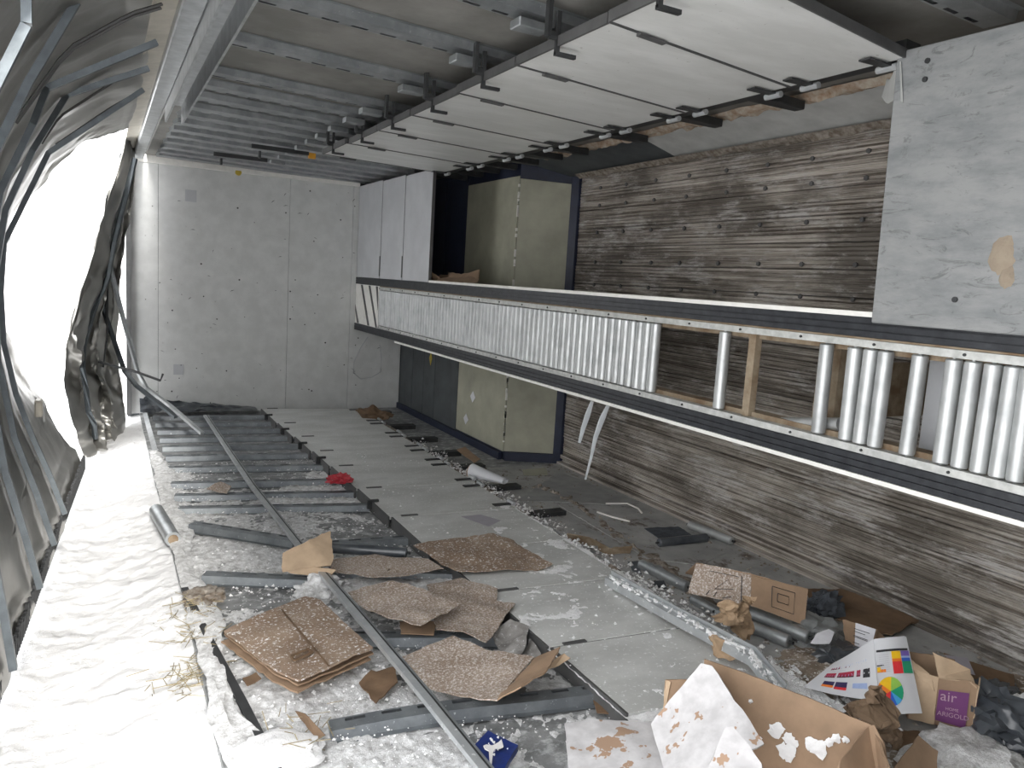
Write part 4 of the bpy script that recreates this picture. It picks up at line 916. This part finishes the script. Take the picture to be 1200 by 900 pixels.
def text(body, size, u_, v_, mat, parent, name):
    cu = bpy.data.curves.new(name, 'FONT'); cu.body = body; cu.size = size; cu.extrude = .0004
    tmp = bpy.data.objects.new(name+'_tmp', cu); COL.objects.link(tmp)
    dg = bpy.context.evaluated_depsgraph_get(); me = bpy.data.meshes.new_from_object(tmp.evaluated_get(dg)); bpy.data.objects.remove(tmp)
    X = (TR_-TM+FR-FM).normalized(); Z = (TM-FM).normalized(); Z = (Z - X*Z.dot(X)).normalized(); N = X.cross(Z)
    me.transform(Matrix(((X.x,Z.x,N.x,0),(X.y,Z.y,N.y,0),(X.z,Z.z,N.z,0),(0,0,0,1))))
    me.materials.clear(); me.materials.append(M[mat])
    o = bpy.data.objects.new(name, me); COL.objects.link(o); o.parent = parent; o.location = facep(u_,v_,.009)-Vector(parent.location); return o
text('air', .048, .10, .44, 'pale_print', pb, 'lettering')
text('HOME', .014, .30, .62, 'pale_print', pb, 'lettering')
text('ARIGOLD', .022, .06, .76, 'pale_print', pb, 'lettering')
# dark cloth, plastic film
def lump(name, mat, c, r, label, cat, amp=.35, seed=0, fr=6): return tag(blob(name, mat, c, r, amp, seed, fr), label, cat)
lump('dark_cloth', 'dark_cloth', (2.922,2.260,0.060), (.10,.05,.07), 'dark grey wool cloth lying by the end of the symbol box', 'cloth', .5, 2)
lump('plastic_bag', 'grey_film', (2.698,2.113,0.040), (.12,.10,.06), 'grey plastic bag with a white label below the symbol box', 'bag', .45, 4)
scrap('bag_label', 'white printed label on the grey plastic bag', [(2.516,1.971,0.135), (2.588,1.973,0.140), (2.598,1.956,0.135), (2.525,1.917,0.115), (2.451,1.945,0.115)], 'label_paper', 'paper', thick=.001, amp=.004, seed=100)
lump('dark_film', 'dark_plastic', (2.639,1.946,0.030), (.10,.07,.04), 'black crumpled film left of the colour chart', 'film', .5, 6)
lump('dark_film', 'dark_plastic', (2.675,1.371,0.070), (.09,.12,.10), 'black plastic sack right of the purple carton', 'film', .45, 8)
lump('dark_film', 'dark_plastic', (2.710,1.283,0.050), (.08,.12,.07), 'black plastic film at the right edge, beyond the sack', 'film', .5, 10)
lump('dark_film', 'dark_plastic', (2.971,1.506,0.030), (.10,.05,.03), 'small black film between the labelled cardboard and the sack', 'film', .5, 12)
lump('snow_heap', 'dirty_snow', (2.390,1.277,0.020), (.20,.14,.06), 'dirty snow heap in front of the purple carton', 'snow', .4, 14)
lump('snow_heap', 'snow', (2.902,1.391,0.030), (.08,.08,.05), 'white snow heap at the right edge above the black film', 'snow', .4, 16)
lump('snow_heap', 'snow', (0.447,2.153,0.020), (.13,.11,.035), 'clean snow heap at the bottom, left of the long bar', 'snow', .22, 18)
lump('dirt_clump', 'dirt', (0.377,3.362,0.030), (.07,.08,.028), 'clump of dirty gravel by the torn floor edge', 'clump', .6, 20)
lump('dirt_clump', 'dirty_snow', (0.855,3.291,0.030), (.10,.05,.05), 'grey slush clump beside the long bar above the brown slab', 'clump', .6, 22)
# conveyor extras
cb = thing('torn_carton', 'torn brown carton caught on top of the conveyor beside the far cover panels', 'box', (2.440,5.607,1.454))
paper('left_flap', [(2.400,6.136,1.524), (2.430,5.938,1.473), (2.450,5.872,1.434), (2.430,6.060,1.400), (2.420,6.121,1.469)], 'cardboard', None, .004, .01, 9, .005, .04, 101, cb)
paper('base', [(2.400,5.858,1.425), (2.400,5.079,1.433), (2.560,5.395,1.492), (2.560,6.179,1.476)], 'cardboard', None, .004, .008, 7, .005, .05, 102, cb)
paper('back_flap', [(2.550,6.009,1.507), (2.520,5.659,1.491), (2.550,5.379,1.530), (2.480,5.253,1.464), (2.480,5.802,1.451)], 'cardboard', None, .004, .01, 7, .006, .05, 103, cb)
for lab, P_ in (('longer frozen plastic strip hanging below the conveyor', [(2.448,3.420,0.818), (2.415,3.420,0.743), (2.379,3.420,0.639), (2.361,3.420,0.530), (2.333,3.420,0.402)]), ('shorter frozen plastic strip hanging below the conveyor', [(2.435,3.560,0.814), (2.408,3.560,0.727), (2.386,3.560,0.654), (2.369,3.560,0.576)])):
    tag(MB().tube(P_, [.012,.02,.016,.010,.007][:len(P_)], 6, flat=.3, up=(0,1,0)).build('hanging_strip', 'ice', smooth=True), lab, 'strip')
tag(MB().tube([(2.503,7.975,0.774), (2.441,7.975,0.681), (2.363,7.975,0.506), (2.358,7.975,0.387), (2.445,7.975,0.322), (2.567,7.975,0.340), (2.661,7.975,0.396), (2.665,7.975,0.546), (2.639,7.975,0.694)], .004, 6).build('wire_loop', 'cover_grey', smooth=True), 'thin grey wire loop hanging on the bulkhead under the conveyor', 'wire')

mb = MB()
a, b2 = Vector((3.225,3.657,2.335)), Vector((3.198,3.312,2.335))
for i in range(11):
    p = a.lerp(b2, i/11); q = a.lerp(b2, (i+.62+.3*(i%3==0))/11); w = Vector((.012,0,-.003)); dz = Vector((0,0,-.006))
    mb.slab([p+dz, q+dz, q+w+dz, p+w+dz], (0,0,.002))
mk = mb.build('paint_marks', 'white_strip'); stuff(mk, 'broken line of white paint marks on the grey kick plate', 'marks')
# ================================================================ SNOW, DIRT AND STRAW SCATTER
def rnd_clump(mb, p, r):
    a = random.uniform(0,6.28); k = [random.uniform(.7,1.25) for _ in range(6)]
    vs = [(p[0]+math.cos(a+i*PI*2/4)*r*k[i], p[1]+math.sin(a+i*PI*2/4)*r*k[i], p[2]) for i in range(4)] + [(p[0],p[1],p[2]+r*.9*k[4])]
    mb.add(vs, [(0,1,4),(1,2,4),(2,3,4),(3,0,4)])
mb = MB()
def heap(u, v):
    x = .36+u*1.14; y = 1.5+v*4.15
    m = nz(x*1.6,y*1.1,2,1,5)*.6 + .35*nz(x*7,y*7,5,1,4) + .32
    m -= .5*max(0,(y-4.9)) + .35*max(0,2.3-y)
    h = max(-.4, m)*.024 + .007*nz(x*40,y*40,1,1,3)
    return (x, y, h-.004)
mb.grid(heap, 110, 330); stuff(mb.build('snow_cover', 'dirty_snow', smooth=True), 'trodden frosty snow between the floor rails', 'snow')
mb = MB()
for i in range(5200):
    x = random.uniform(.34,1.5); y = 1.5+4.3*random.random()**1.3
    if nz(x*2,y*1.5,8) > random.uniform(-.5,.5): rnd_clump(mb, (x,y,.012+.012*random.random()), .0025+.0075*random.random()**4)
for i in range(1500):
    x = random.uniform(1.5,2.25); y = 1.6+4.2*random.random()**1.6
    if nz(x*2.5,y*2,3) > random.uniform(-.2,.8): rnd_clump(mb, (x,y,.070), .002+.008*random.random()**4)
stuff(mb.build('snow_crumbs', 'snow'), 'loose snow crumbs scattered over floor and panels', 'snow')
def frost(u, v):
    x = 1.50+u*.76; y = 1.6+v*2.7
    m = nz(x*2.2,y*1.6,12,1,4)*.5 + .5*nz(x*9,y*9,15,1,4) - .02 - .5*max(0,v-.6)
    return (x, y, .064+.020*max(-.3, m)+.003*nz(x*50,y*50,1,1,2))
stuff(MB().grid(frost, 100, 330).build('panel_frost', 'snow', smooth=True), 'thin wind-blown frost on the near floor panels', 'snow')
mb = MB()
def ridge(u, v):
    y = 1.5+v*5.9; xr = 2.20+.012*((y-1.87)/.58) ; w = .05+.05*nz(y*2,1,4)
    return (xr-.03+u*w*2.2+.02*nz(y*6,u*4,2), y-.05-.02*max(0,y-4)**1.5*.55, .02+.055*math.sin(PI*(.1+.9*u))*(.55+.6*nz(y*9,u*5,6)))
mb.grid(ridge, 8, 300); stuff(mb.build('debris_ridge', 'dirt', smooth=True), 'line of dirt and slush along the right edge of the floor panels', 'dirt')
mb = MB()
for i in range(1800):
    y = 1.5+4.6*random.random()**1.3; xr = 2.22+.012*((y-1.87)/.58); x = random.gauss(xr+.02,.05)
    rnd_clump(mb, (x,y-.05,.05+.02*random.random()), .004+.012*random.random()**3)
stuff(mb.build('slush_crumbs', 'dirty_snow'), 'slush crumbs on the dirt line beside the floor panels', 'snow')
mb = MB()
for i in range(2600):
    x = random.uniform(2.3,3.25); y = 1.3+3.9*random.random()**1.2
    if nz(x*3,y*3,5) > random.uniform(-.3,.6): rnd_clump(mb, (x,y,.012), .003+.011*random.random()**3)
stuff(mb.build('dirt_crumbs', 'dirt'), 'dirt crumbs over the grey floor beside the deck', 'dirt')
PL = [Vector(p) for p in ((2.732,4.620,0.000), (2.780,4.382,0.000), (2.763,3.982,0.000), (2.632,3.387,0.000), (2.619,2.959,0.000), (2.449,2.402,0.000))]
def trail(u, v):
    k = min(4.999, v*5); i = int(k); p = PL[i].lerp(PL[i+1], k-i); w = .05+.06*nz(v*9,2,1)
    return (p.x+(u-.5)*w*2+.03*nz(v*14,u*3,2), p.y+(u-.5)*.05, .008+.03*math.sin(PI*u)*(.4+.8*nz(v*30,u*4,5)))
stuff(MB().grid(trail, 6, 160).build('dirt_trail', 'dirt', smooth=True), 'ragged trail of brown dirt across the grey side floor', 'dirt')
def slush(u, v):
    x = 2.15+u*1.1; y = 1.35+v*1.0
    return (x, y, -.004+.035*max(-.3,nz(x*3,y*3,4)+.45-1.2*max(0,v-.75))+.006*nz(x*30,y*30))
stuff(MB().grid(slush, 70, 70).build('brown_slush', 'slush', smooth=True), 'brown frozen slush among the boxes', 'slush')
mb = MB()
for c, n_ in (((0.316,2.790,-0.020),70),((0.316,3.024,0.020),45),((0.306,3.251,0.030),40),((0.520,2.205,0.040),25),((0.230,2.779,-0.030),30)):
    for i in range(n_):
        a = random.uniform(0,6.28); L = random.uniform(.02,.09); p = Vector(c)+Vector((random.gauss(0,.05),random.gauss(0,.06),random.uniform(0,.02)))
        mb.tube([p, p+Vector((math.cos(a)*L,math.sin(a)*L,random.uniform(-.005,.02)))], .0016, 3, cap=False)
stuff(mb.build('straw', 'straw'), 'straw and dead grass poking out of the snow', 'straw')
